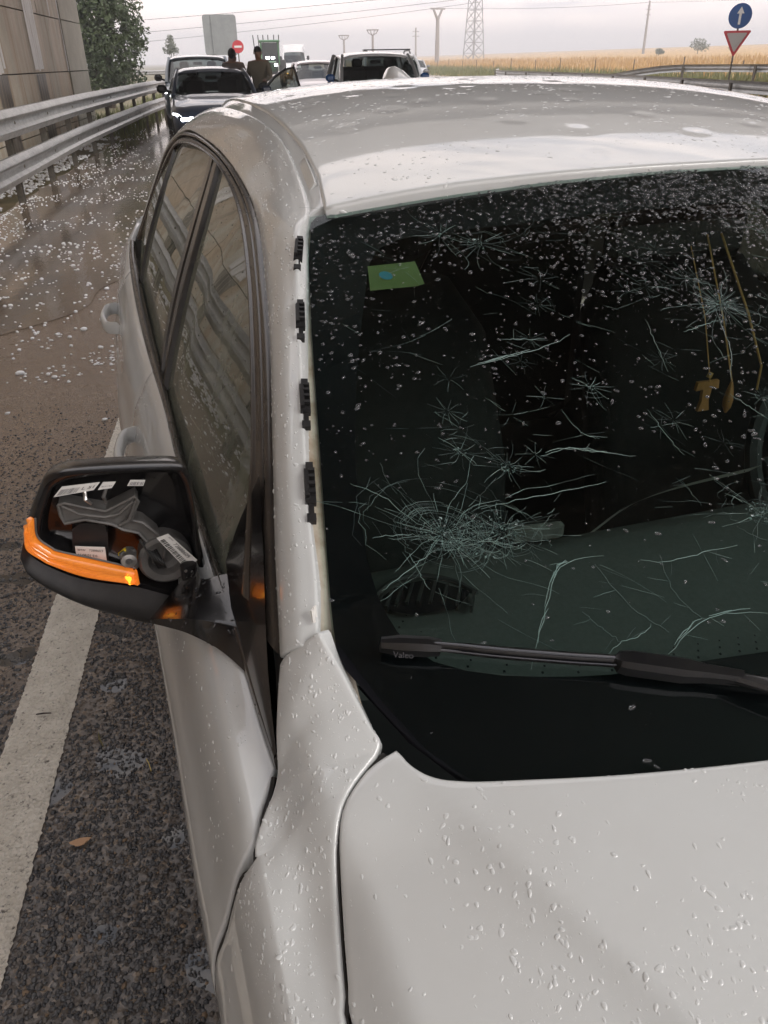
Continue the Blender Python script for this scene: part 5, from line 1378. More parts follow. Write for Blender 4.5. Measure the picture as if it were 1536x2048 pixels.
guard_rail('roadside_guard_rail', [(20.9, 38.6), (23.6, 38.4), (25.65, 36.8), (26.21, 33.1), (27.6, 26), (30, 16)], (.84,), 'raised guard rail in front of the yield sign on the right', zg=lambda p: .12-.42*sstep(25.2, 20.9, p.x)*(p.y > 30), spacing=4, side=-1, beam_len=4)
guard_rail('roadside_guard_rail', [(-4.5, 62), (1.0, 66), (8, 74), (16, 86)], (.62,), 'far guard rail on the bend behind the blue-grey car', zg=lambda p: .3, spacing=4, side=1, beam_len=8)

# ================================================================== concrete abutment wall and the two bridge decks over the road
m = mat('stained_concrete', (.36, .33, .28), .7); n = N(m)
base_c = n.ramp(n.noise(1.6, 7, .65), [(.3, (.43, .39, .32)), (.7, (.56, .52, .44))])
rust = n.noise(1.35, 5, .6, .2, (1, 1, .07)); rust2 = n.noise(5.5, 5, .6, .1, (1, 1, .06)); dark = n.noise(3.2, 4, .6, .1, (1, 1, .05), src='Object')
c_ = n.mix(n.ramp(rust, [(.42, 0.), (.60, .8)]), base_c, (.45, .325, .205))
c_ = n.mix(n.ramp(rust2, [(.47, 0.), (.64, .7)]), c_, (.37, .26, .165))
c_ = n.mix(n.ramp(dark, [(.60, 0.), (.70, .7)]), c_, (.10, .09, .075))
n.set('Base Color', c_); n.bump(n.noise(22, 5), .25, .01); n.set('Roughness', n.ramp(rust, [(.4, .75), (.6, .4)])); M['stained'] = m
M['concrete'] = varied('pale_concrete', (.40, .38, .32), (.50, .47, .40), 1.3, .75, .2, .01)
M['lime'] = varied('lime_run', (.55, .53, .50), (.72, .70, .68), 6, .35, sc=(1, 1, .1))
M['wetstain'] = varied('wet_dark_stain', (.07, .055, .045), (.20, .17, .14), 7, .3, sc=(1, 1, .25))
M['joint'] = mat('dark_joint', (.06, .05, .04), .9)
wall = empty('abutment_wall', rp(10, -3.3, 0), 0, 'tall rust-stained concrete abutment wall behind the guard rail', 'wall', keep_world=True)
def wallp(a, out, z): return rp(a, -3.22+out, z)
def slab(name, a0, a1, z0, z1, m_, out=0., th=.18, parent=wall):
    q = [wallp(a0, out-th, z0), wallp(a1, out-th, z0), wallp(a1, out, z0), wallp(a0, out, z0)]
    q2 = [Vector((p.x, p.y, z1)) for p in q]
    b = MB(); b.add(q+q2, [(0, 1, 2, 3), (7, 6, 5, 4), (0, 4, 5, 1), (1, 5, 6, 2), (2, 6, 7, 3), (3, 7, 4, 0)])
    return b.build(name, m_, parent, smooth=False)
edges_a = [-26, -20.5, -15, -10, -5, 0, 4.5, 9, 13.2, 17.4, 19.56]
levels = [-.05, .365, 1.365, 2.365, 3.365, 4.365, 5.365, 6.3]
for i in range(len(edges_a)-1):
    for j in range(7):
        slab('panel', edges_a[i]+.008, edges_a[i+1]-.008, levels[j]+.010, levels[j+1]-.010, M['stained'], random.uniform(-.006, .006))
for j in range(7): slab('end_panel', 19.58, 21.95, levels[j]+.010, levels[j+1]-.010, M['concrete'], .03)
slab('joint_backing', -26, 21.9, -.05, 6.28, M['joint'], -.10, .10)
rl = random.Random(8)
for a, w_, zend in ((3.6, .30, .4), (7.3, .5, 1.37), (10.4, .45, 1.37), (13.75, .75, 1.38), (16.62, .80, 1.37), (19.50, .13, 1.36), (18.55, .10, 2.37), (-1.5, .5, 1.0), (-7, .6, 1.37)):
    # water running down the face in pale lime sheets: several ragged tongues
    b = MB()
    for k in range(max(1, int(w_/.16))):
        ca_ = a-w_/2+w_*(k+.5)/max(1, int(w_/.16)); hw_ = w_/max(1, int(w_/.16))*.5*rl.uniform(.75, 1.02); ze = zend+rl.uniform(-.02, .10)
        v = []; nn_ = 14
        for i in range(nn_+1):
            z = ze+(6.2-ze)*i/nn_; j1, j2 = rl.gauss(0, .012), rl.gauss(0, .012)
            v += [wallp(ca_-hw_+j1, .010, z), wallp(ca_, .020, z), wallp(ca_+hw_+j2, .010, z)]
        b.add(v, [q[::1] for q in grid_faces(nn_, 2)])
    b.build('lime_run', M['lime'], wall)
    if w_ > .3:
        b = MB()
        for k in range(4):
            ca_ = a-w_/2+w_*(k+.5)/4; v = []
            for i in range(6): z = zend-.02-1.2*i/5; v += [wallp(ca_-w_/9+rl.gauss(0, .01), .0085, z), wallp(ca_+w_/9+rl.gauss(0, .01), .0085, z)]
            b.add(v, grid_faces(5, 1))
        b.build('wet_stain', M['wetstain'], wall)
slab('wall_return', 21.7, 21.9, -.05, 6.28, M['concrete'], -.25, 6.0)

M['deck'] = varied('deck_concrete', (.23, .22, .205), (.31, .30, .28), .5, .8)
def deck(name, label, y0, slope, depth, x0=-9., x1=40., z=6.3, beams=5):
    """skewed deck: near edge y = y0 + slope*x, spanning x0..x1"""
    dv = Vector((1, slope, 0)).normalized(); nv_ = Vector((-dv.y, dv.x, 0))
    def q(x, d_, z_): p = Vector((0, y0, 0))+dv*x+nv_*d_; return Vector((p.x, p.y, z_))
    c = q((x0+x1)/2, depth/2, 0); d = empty(name, c, 0, label, 'bridge', keep_world=True)
    def bar_(nm, xa, xb, da, db_, za, zb__, m_):
        b = MB(); b.add([q(xa, da, za), q(xb, da, za), q(xb, db_, za), q(xa, db_, za), q(xa, da, zb__), q(xb, da, zb__), q(xb, db_, zb__), q(xa, db_, zb__)], [(3, 2, 1, 0), (4, 5, 6, 7), (0, 1, 5, 4), (1, 2, 6, 5), (2, 3, 7, 6), (3, 0, 4, 7)])
        return b.build(nm, m_, d, smooth=False)
    bar_('deck_slab', x0, x1, 0, depth, z, z+.5, M['deck'])
    for k in range(beams):
        dd_ = .8+(depth-1.6)*k/(beams-1); bar_('girder', x0+5.2, x1, dd_-.3, dd_+.3, z-.8, z-.002, M['deck'])
    for dd_ in (.15, depth-.15): bar_('parapet', x0, x1, dd_-.148, dd_+.148, z+.502, z+1.4, M['deck'])
    for dd_ in (1.2, depth-1.2):
        p = q(x1-9, dd_, 0); MB().lathe((p.x, p.y, 0), [(.5, -.1), (.5, z-.1)], 20).build('pier', M['concrete'], d)
deck('near_bridge_deck', 'concrete bridge deck overhead, mirrored dark in the windscreen', -1.75, .097, 6.33, beams=3)
deck('far_bridge_deck', 'second concrete bridge deck beyond the gap, mirrored as a grey band in the car roof', 12.6, .16, 11.5)

# ================================================================== field
m = mat('ripe_wheat', (.50, .35, .17), .85); n = N(m)
n.set('Base Color', n.ramp(n.noise(.35, 8, .7, .2), [(.3, (.32, .19, .07)), (.55, (.45, .285, .11)), (.75, (.52, .35, .155))])); n.bump(n.noise(4, 6, .7), .8, .15); M['wheat'] = m
fv = []; AL = [-80, -20, 10, 25, 35, 45, 60, 80, 110, 150, 200, 270, 360, 480, 640, 850, 1100]; WL = [21, 24, 27, 30, 34, 40, 48, 60, 75, 95, 120, 160, 220, 320, 480, 700]
for a in AL:
    for w in WL:
        p = rp(a, w); fv.append((p.x, p.y, field_h(p)))
fo = mk('field', fv, grid_faces(len(AL)-1, len(WL)-1), M['wheat'], angle=180, kind='structure')
if fo.data.polygons[0].normal.z < 0: fo.data.flip_normals()
def blades(name, n_, a_rng, w_rng, h0, h1, wd, m_, label, cat, seed, dens=None):
    r = np.random.default_rng(seed); a = a_rng[0]+(a_rng[1]-a_rng[0])*r.random(n_)**1.4; w = r.uniform(*w_rng, n_)
    V = []; F_ = []
    for i in range(n_):
        p = rp(a[i], w[i]); z = max(-.05, field_h(p)); h = r.uniform(h0, h1)*(.7+.6*abs(noise.noise(Vector((a[i]*.3, w[i]*.5, 1))))); t = r.uniform(0, 6.28); k = wd*r.uniform(.6, 1.4)
        dx, dy = math.cos(t)*k, math.sin(t)*k; lx, ly = r.normal(0, .18, 2)*h; o_ = len(V)
        V += [(p.x-dx, p.y-dy, z), (p.x+dx, p.y+dy, z), (p.x+dx*.6+lx*.5, p.y+dy*.6+ly*.5, z+h*.6), (p.x-dx*.6+lx*.5, p.y-dy*.6+ly*.5, z+h*.6), (p.x+lx, p.y+ly, z+h)]
        F_ += [(o_, o_+1, o_+2, o_+3), (o_+3, o_+2, o_+4)]
    return mk(name, V, F_, m_, smooth=False, label=label, cat=cat, kind='stuff')
M['grass'] = varied('green_grass', (.10, .125, .045), (.20, .20, .08), .6, .8)
M['straw'] = varied('straw_stalks', (.38, .24, .09), (.49, .325, .135), 1.2, .85)
blades('roadside_grass', 16000, (8, 150), (20.5, 30), .35, .85, .035, M['grass'], 'green grass strip between the right guard rail and the wheat', 'grass', 1)
blades('wheat_stalks', 16000, (10, 220), (28.5, 60), .55, .95, .045, M['straw'], 'ripe golden wheat standing along the edge of the field', 'wheat', 2)
blades('verge_grass', 2600, (19, 50), (-3.6, -2.0), .15, .5, .02, M['grass'], 'green weeds behind the far end of the left guard rail', 'grass', 3)
M['post_wood'] = mat('grey_fence_wood', (.12, .10, .08), .8)
fpost = None
for k in range(15):
    p = rp(24+k*7.5+random.uniform(-.5, .5), 29.3); h = random.uniform(.95, 1.3)
    b = MB().tube([(0, 0, -.2), (random.uniform(-.05, .05), 0, h)], .04, 6)
    o = b.build('fence_post', M['post_wood'], None, label='thin grey fence post standing in the grass along the wheat field', cat='post', group='fence posts along the field'); o.location = (p.x, p.y, field_h(p))
# ================================================================== trees
M['bark'] = varied('bark', (.07, .055, .04), (.13, .10, .075), 12, .9, .5, .02)
def leafmat(name, c1, c2):
    m = mat(name, c1, .55); n = N(m); 
    n.set('Base Color', n.ramp(n.noise(1.1, 4, .7), [(.3, c1), (.7, c2)])); m.node_tree.nodes['Principled BSDF'].inputs['Subsurface Weight'].default_value = 0
    return m
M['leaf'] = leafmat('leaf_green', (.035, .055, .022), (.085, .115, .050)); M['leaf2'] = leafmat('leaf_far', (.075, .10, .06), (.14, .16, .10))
def tree(name, label, base, h, lobes, n_leaf, size, m_, seed, trunk_r=.12, cat='tree', group=None):
    r = np.random.default_rng(seed); t = empty(name, base, 0, label, cat, group, keep_world=True); bx, by, bz = base
    tb = MB(); tb.tube([(bx, by, bz-.1), (bx+.05*h*.2, by, bz+h*.25), (bx-.03*h*.2, by, bz+h*.55), (bx, by, bz+h*.85)], [trunk_r, trunk_r*.75, trunk_r*.45, trunk_r*.12], 8)
    for (x, y, z, rx, ry, rz) in lobes:
        s_ = min(z*.6, h*.6); tb.tube([(bx, by, bz+s_), (bx+x*.5, by+y*.5, bz+(s_+z)*.5+.05), (bx+x, by+y, bz+z)], [trunk_r*.4, trunk_r*.25, trunk_r*.06], 6)
        for _ in range(4):
            u = r.normal(size=3); u /= np.linalg.norm(u); tb.tube([(bx+x*.7, by+y*.7, bz+z*.9), (bx+x+u[0]*rx*.8, by+y+u[1]*ry*.8, bz+z+u[2]*rz*.8)], [trunk_r*.14, trunk_r*.03], 5)
    tb.build('trunk', M['bark'], t)
    vol = np.array([l[3]*l[4]*l[5] for l in lobes]); idx = r.choice(len(lobes), n_leaf, p=vol/vol.sum()); L_ = np.array(lobes)[idx]
    u = r.normal(size=(n_leaf, 3)); u /= np.linalg.norm(u, axis=1)[:, None]; rr_ = r.random(n_leaf)**.45
    P = L_[:, :3]+u*rr_[:, None]*L_[:, 3:]+np.array(base)
    cl = np.array([noise.noise(Vector(p)*(2.2/max(.6, h*.16))) for p in P]); keep = cl > -.22+.15*r.normal(size=n_leaf)*.5; P = P[keep]; k = len(P)
    a = r.normal(size=(k, 3)); a /= np.linalg.norm(a, axis=1)[:, None]; b = np.cross(a, r.normal(size=(k, 3))); b /= np.linalg.norm(b, axis=1)[:, None]; s_ = size*r.uniform(.6, 1.4, k)[:, None]
    c = np.cross(a, b)*.18
    V = np.stack([P-a*s_, P+b*s_*.5+c*s_, P+a*s_, P-b*s_*.5+c*s_], 1).reshape(-1, 3)
    mk('crown', V, np.arange(k*4).reshape(-1, 4), m_, t, smooth=False)
    return t
tree('roadside_tree', 'dense dark green tree at the end of the concrete wall', (-1.0, 38.5, 0), 6.8, [(.2, 0, 2.2, 1.55, 1.5, 1.5), (-.8, .3, 3.2, 1.6, 1.5, 1.5), (.55, -.2, 3.7, 1.25, 1.3, 1.1), (.9, 0, 2.6, 1.0, 1.0, .9), (-.2, 0, 5.0, 1.5, 1.4, 1.5), (-.6, -.2, 1.2, 1.5, 1.2, 1.0), (.5, 0, 1.0, 1.1, 1.0, .7)], 20000, .085, M['leaf'], 5, .16)
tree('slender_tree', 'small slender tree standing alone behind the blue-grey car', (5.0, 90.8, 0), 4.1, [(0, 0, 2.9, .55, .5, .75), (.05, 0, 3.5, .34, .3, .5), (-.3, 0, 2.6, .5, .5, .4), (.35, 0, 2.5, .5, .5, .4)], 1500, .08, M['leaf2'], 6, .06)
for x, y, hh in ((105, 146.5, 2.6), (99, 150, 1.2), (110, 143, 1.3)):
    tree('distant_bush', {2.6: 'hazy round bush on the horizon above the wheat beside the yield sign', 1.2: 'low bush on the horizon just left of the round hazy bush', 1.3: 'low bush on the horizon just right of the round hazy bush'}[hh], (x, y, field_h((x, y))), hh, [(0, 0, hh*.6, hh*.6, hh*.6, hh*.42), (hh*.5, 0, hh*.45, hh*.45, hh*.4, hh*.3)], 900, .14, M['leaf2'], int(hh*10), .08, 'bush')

# ================================================================== background vehicles
M['dark_blue'] = mat('dark_blue_paint', (.030, .042, .070), .35, coat=1); M['slate'] = mat('slate_paint', (.050, .080, .11), .35, coat=1); M['silver_p'] = mat('silver_paint', (.33, .34, .35), .35, .3, coat=1)
M['white_p'] = mat('white_vehicle_paint', (.68, .68, .68), .35, coat=1); M['pink_p'] = mat('warm_white_paint', (.62, .56, .56), .35, coat=1); M['blue_cap'] = mat('blue_mirror_paint', (.02, .09, .28), .25, coat=1)
M['bg_glass'] = thin_glass('vehicle_glass', (.14, .17, .165), .01, 1.6); M['lit'] = mat('lit_headlight', (1, 1, 1), .2, emit=(.92, .96, 1), es=14); M['lit_soft'] = mat('lit_daytime_lamp', (1, 1, 1), .2, emit=(.95, .97, 1), es=7); M['lit_amber'] = mat('lit_amber_lamp', (1, .5, .1), .3, emit=(1, .5, .08), es=5)
M['plate'] = mat('number_plate', (.6, .6, .58), .4); M['tractor_green'] = mat('tractor_green', (.05, .15, .06), .4, coat=.5)
def vehicle(name, label, loc, rot, paint, L=4.5, Wd=1.8, H=1.45, kind='sedan', lit=None, mirror_m=None, roof_rails=False, seat=True, door_open=False, group='cars queuing behind the white car'):
    """nose towards local -Y; base at the middle of the front axle line on the ground"""
    t = empty(name, loc, rot, label, 'van' if kind == 'van' else 'car', group)
    hw = Wd/2
    if kind == 'sedan': ST_ = [(0, .40, .62, .70), (.12, .30, .72, .86), (.5, .22, .80, .96), (1.15, .22, .92, 1.0), (1.5, .22, .96, 1.0), (2.6, .22, .97, 1.0), (3.8, .22, 1.0, .98), (4.4, .28, .98, .92), (L, .42, .80, .84)]; ws = (1.25, .96, 2.05, H); rw_ = (3.05, H-.02, 3.85, 1.02); tw = .74
    elif kind == 'suv': ST_ = [(0, .42, .75, .78), (.12, .32, .92, .90), (.5, .25, 1.0, .98), (1.0, .25, 1.06, 1.0), (1.4, .25, 1.10, 1.0), (2.6, .25, 1.12, 1.0), (3.8, .25, 1.14, .98), (4.3, .28, 1.12, .94), (L, .45, .9, .88)]; ws = (1.15, 1.08, 1.85, H-.02); rw_ = (3.7, H-.03, 4.2, 1.15); tw = .78
    elif kind == 'hatch': ST_ = [(0, .40, .70, .74), (.12, .30, .82, .88), (.45, .22, .92, .97), (.85, .22, 1.0, 1.0), (1.2, .22, 1.02, 1.0), (2.4, .22, 1.02, 1.0), (3.5, .25, 1.0, .96), (L, .45, .9, .90)]; ws = (.95, 1.0, 1.7, H-.02); rw_ = (3.2, H-.04, 3.75, 1.05); tw = .76
    else: ST_ = [(0, .40, .90, .80), (.12, .30, 1.15, .92), (.5, .25, 1.30, .98), (.9, .25, 1.38, 1.0), (1.3, .25, 1.4, 1.0), (3, .25, 1.4, 1.0), (L-.1, .3, 1.4, 1.0), (L, .4, 1.35, .97)]; ws = (.75, 1.38, 1.45, H-.55); rw_ = (L-.3, H-.05, L-.05, 1.4); tw = .84
    v = []
    for y, zb_, zt, w in ST_:
        k = w*hw
        sec = [(-k*.92, zb_), (-k, zb_+.12), (-k*1.005, (zb_+zt)/2), (-k*.985, zt-.10), (-k*.90, zt-.015), (-k*.5, zt+.025), (0, zt+.035), (k*.5, zt+.025), (k*.90, zt-.015), (k*.985, zt-.10), (k*1.005, (zb_+zt)/2), (k, zb_+.12), (k*.92, zb_)]
        v += [(x, y, z) for x, z in sec]
    f = grid_faces(len(ST_)-1, 12, flip=False); f += [tuple(range(13))[::-1], tuple(range((len(ST_)-1)*13, len(ST_)*13))]
    f = [q for q in f]
    body = mk('body', v, f, paint, t, angle=45)
    y0, z0, y1, z1 = ws; y2, z2, y3, z3 = rw_
    wb, wt = hw*.90, hw*tw
    def quad(name, P, m_, n_=6): 
        g = []
        for i in range(n_+1):
            for j in range(n_+1):
                a = Vector(P[0]).lerp(Vector(P[1]), j/n_); b = Vector(P[3]).lerp(Vector(P[2]), j/n_); p = a.lerp(b, i/n_)
                g.append(p)
        return mk(name, g, grid_faces(n_, n_), m_, t, angle=180)
    def bowed(P, bow, n_=8):
        g = []
        for i in range(n_+1):
            for j in range(n_+1):
                a = Vector(P[0]).lerp(Vector(P[1]), j/n_); b = Vector(P[3]).lerp(Vector(P[2]), j/n_); p = a.lerp(b, i/n_); u = 2*j/n_-1
                g.append(p+Vector(bow)*(1-u*u))
        return g, grid_faces(n_, n_)
    g, ff = bowed([(-wb+.03, y0+.10, z0), (wb-.03, y0+.10, z0), (wt-.05, y1+.05, z1-.05), (-wt+.05, y1+.05, z1-.05)], (0, -.09, .015)); mk('windscreen', g, ff, M['bg_glass'], t, angle=180)
    rf = []
    for i in range(9):
        y = (y1)+(y2-y1)*i/8; 
        zz = (z1+(z2-z1)*i/8)+.05*math.sin(math.pi*i/8)
        for j in range(11):
            u = -1+j/5; rf.append((u*wt*(1 if abs(u) < 1 else 1.02), y-(.07*(1-u*u) if i == 0 else 0), zz-.045*u*u-(.03 if abs(u) == 1 else 0)))
    mk('roof', *rim(rf, grid_faces(8, 10), .02, .03), paint, t, angle=50)
    for s in (-1, 1):
        MB().tube([(s*(wb+.005), y0+.02, z0-.03), (s*(wb*.5+wt*.5+.015), (y0+y1)/2+.01, (z0+z1)/2+.01), (s*(wt+.0), y1+.03, z1-.035)], [.045, .04, .04], 8).build('front_pillar', paint, t)
        MB().tube([(s*wb*1.0, y3, z3-.03), (s*wt, y2, z2-.03)], [.08, .06], 8).build('rear_pillar', paint, t)
        if kind != 'van':
            g = [(s*wb*1.02, y0+.15, z0), (s*wb*1.02, y3-.1, z3-.02), (s*(wt+.01), y2-.05, z2-.06), (s*(wt+.01), y1+.06, z1-.06)]
            mk('side_window', g, [(0, 1, 2, 3) if s > 0 else (3, 2, 1, 0)], M['bg_glass'], t)
            ym = (y1+y2)/2; MB().tube([(s*(wb*1.03), ym+.05, z0), (s*(wt+.015), ym+.12, z1-.05)], .03, 6).build('middle_pillar', M['black'], t)
        else:
            g = [(s*wb*1.04, y0+.1, z0-.05), (s*wb*1.08, L-.05, z0), (s*(wt+.06), L-.1, H-.08), (s*(wt+.02), y1, H-.12)]
            mk('cargo_side', g, [(0, 1, 2, 3) if s > 0 else (3, 2, 1, 0)], paint, t)
        mm = mirror_m or paint; ym = y0+.35; zm = z0+.06+(.25 if kind == 'van' else 0)
        MB().box((s*(hw+.115), ym, zm+.03), (.20, .10, .15 if kind != 'van' else .30), bev=.045).build('wing_mirror', mm, t); MB().tube([(s*(hw-.06), ym+.02, zm-.03), (s*(hw+.04), ym, zm)], .025, 6).build('mirror_stalk', M['black'], t)
        hz = ST_[1][2]-.14; hx = hw*.70
        hl = MB(); q = [(s*(hw*.92), .30, hz+.09), (s*(hw*.86), .20, hz-.03), (s*(hw*.55), .035, hz-.055), (s*(hw*.48), .03, hz+.03)]
        hl.prism(q if s > 0 else q[::-1], (0, -.045, .012)); ho = hl.build('headlight', M['clear_lens'], t)
        if lit:
            MB().box((s*hw*.70, .03, hz-.005), (.20, .05, .060), rz=s*.35, bev=.025).build('lamp', lit, ho)
            MB().tube([(s*hw*.95, .26, hz+.085), (s*hw*.80, .12, hz+.055), (s*hw*.55, -.01, hz+.02)], .016, 6).build('light_strip', lit, ho)
        for y in (.85, L-.95):
            ty = MB().lathe((s*(hw-.12), y, .32), [(.2, -.11), (.30, -.11), (.32, -.09), (.32, .09), (.30, .11), (.2, .11)], 22, 'x').build('wheel', M['tyre'], t)
            MB().lathe((s*(hw-.12), y, .32), [(.05, -.112), (.21, -.10), (.21, .10), (.05, .112)], 18, 'x').build('rim', M['rim'], ty)
    gz_ = ST_[1][2]-.20
    MB().box((0, .03, gz_), (hw*.8, .08, .16), bev=.03).build('grille', M['black_gloss'], t); MB().box((0, .02, .42), (hw*1.3, .10, .14), bev=.03).build('air_intake', M['black'], t)
    MB().box((0, -.01, gz_-.20), (.52, .02, .11)).build('number_plate', M['plate'], t)
    if seat:
        for s in (-1, 1): MB().box((s*.36, y1+.35, z0+.02), (.44, .14, .5), bev=.06).box((s*.36, y1+.40, z0+.36), (.24, .10, .18), bev=.04).build('seat', M['seat'], t)
        MB().box((0, y0+.45, z0-.04), (hw*1.7, .5, .10), bev=.04).build('dashboard', M['dash_low'], t); MB().box((0, y1-.02, z1-.16), (.24, .04, .07), bev=.02).build('rear_view_mirror', M['black'], t)
    if seat: MB().box((0, y2-.35, (z0+z1)/2-.20), (hw*1.5, .30, z1-z0-.10), bev=.08).build('rear_bench', M['seat'], t)
    if roof_rails:
        for s in (-1, 1): MB().tube([(s*wt*.9, y1+.3, z1+.02), (s*wt*.9, y1+.45, z1+.09), (s*wt*.9, y2-.45, z2+.10), (s*wt*.9, y2-.3, z2+.04)], .022, 6).build('roof_rail', M['black'], t)
        for y in (y1+.7, y2-.8): MB().box((0, y, z1+.125), (wt*2.0, .06, .03), bev=.01).build('cross_bar', M['black'], t)
    if door_open:
        # driver's door swung wide on the image-right side
        a = rad(58); hx_, hy_ = hw+.01, 1.45
        dx, dy = math.sin(a), math.cos(a)
        def dp(u, z, n_=0.): return Vector((hx_+dx*u-dy*n_*-1*0, hy_+dy*u-n_, z))
        lower = [dp(0, .32), dp(1.08, .32), dp(1.12, .96), dp(0, .93)]
        d = MB().prism(lower, (-dy*.08, dx*.08, 0)).build('open_door', paint, t)
        fr = MB(); fr.tube([dp(.02, .93), dp(.42, 1.22), dp(.72, 1.36), dp(.95, 1.38), dp(1.10, .96)], .028, 6); fr.build('door_frame', M['black'], d)
        mk('door_window', [dp(.04, .93, .02), dp(1.09, .96, .02), dp(.94, 1.36, .02), dp(.72, 1.34, .02), dp(.42, 1.20, .02)], [(0, 1, 2, 3, 4)], M['bg_glass'], d)
        MB().box(dp(.18, 1.0, .10), (.20, .10, .15), bev=.04).build('wing_mirror', paint, d)
    return t
yaw = -AZ
vehicle('dark_saloon', 'dark blue saloon with lit headlights and one door open behind the white car', (1.02, 17.6, 0), yaw*.45, M['dark_blue'], 4.6, 1.80, 1.39, 'sedan', M['lit'], M['black'], door_open=True)
vehicle('slate_car', 'slate blue tall car close to the guard rail behind the dark saloon', (1.22, 23.2, 0), yaw*.7, M['slate'], 4.4, 1.85, 1.66, 'suv', M['lit_soft'], M['black'])
vehicle('silver_suv', 'silver off-roader with blue mirror caps just above the white car roof', (4.55, 18.2, 0), yaw*1.0, M['silver_p'], 4.5, 1.86, 1.64, 'suv', None, M['blue_cap'])
vehicle('pale_hatchback', 'pinkish white small car between the open door and the silver off-roader', (5.05, 26.3, 0), yaw, M['pink_p'], 3.9, 1.7, 1.50, 'hatch', None, M['black'])
vehicle('white_estate', 'white estate car with black roof bars half hidden behind the silver off-roader', (6.9, 24.8, 0), yaw*1.2, M['white_p'], 4.6, 1.84, 1.66, 'suv', None, M['white_p'], roof_rails=True)
vehicle('distant_car', 'small pale car far down the road on the right of the queue', (18.9, 58, 0), yaw, M['silver_p'], 4.3, 1.8, 1.5, 'hatch', None, None, seat=False)
vn = vehicle('white_van', 'tall white van with lit lamps far back in the queue', (13.5, 72.5, 0), yaw, M['white_p'], 5.6, 2.0, 2.75, 'van', M['lit'], M['black'], group='cars queuing behind the white car')
g = []
for i in range(5):
    for j in range(9):
        u = -1+j/4; g.append((u*.83-.0, 1.42+i*.05+.10*u*u, 2.18+i*.13-.05*u*u*(i/4)))
mk('high_roof_front', g, grid_faces(4, 8), M['white_p'], vn); mk('bonnet_badge', [(-.25, .38, 1.33), (.15, .38, 1.33), (.22, .60, 1.38), (-.15, .60, 1.38)], [(0, 1, 2, 3)], mat('blue_decal', (.05, .18, .6), .4), vn)
MB().box((-.70, -.02, .62), (.16, .06, .12), bev=.03).build('amber_lamp', M['lit_amber'], vn)

# tractor further back, working lights on
tr_ = empty('tractor', (9.4, 60, 0), yaw, 'green tractor with white working lights between the standing men and the van', 'tractor')
MB().box((0, 1.2, 1.15), (.85, 1.9, .75), bev=.15).build('bonnet', M['tractor_green'], tr_); MB().box((0, .28, 1.1), (.8, .06, .7), bev=.02).build('grille', M['black'], tr_)
cab = MB()
for x, y in ((-.62, 2.2), (.62, 2.2), (-.62, 3.4), (.62, 3.4)): cab.tube([(x, y, 1.3), (x*.92, y, 2.65)], .05, 6)
cab.box((0, 2.8, 2.70), (1.45, 1.45, .14), bev=.05); cab.build('cab', M['tractor_green'], tr_); MB().box((0, 2.22, 2.0), (1.15, .02, 1.2)).build('cab_windscreen', M['bg_glass'], tr_)
for s in (-1, 1):
    MB().lathe((s*.85, 3.1, .8), [(.3, -.22), (.75, -.22), (.8, -.15), (.8, .15), (.75, .22), (.3, .22)], 24, 'x').build('rear_wheel', M['tyre'], tr_); MB().lathe((s*.75, .9, .5), [(.2, -.15), (.46, -.15), (.5, -.1), (.5, .1), (.46, .15), (.2, .15)], 20, 'x').build('front_wheel', M['tyre'], tr_)
    MB().box((s*.28, .22, 1.30), (.18, .06, .14), bev=.03).build('headlight', M['lit'], tr_); MB().box((s*.18, 2.05, 1.72), (.22, .06, .14), bev=.03).build('work_light', M['lit'], tr_)
for x in (-.9, -.6, -.3, .0, .35, .65): MB().tube([(x, 3.9, .9), (x*1.15, 4.1, 3.1)], .035, 5).build('implement_tine', M['black'], tr_)

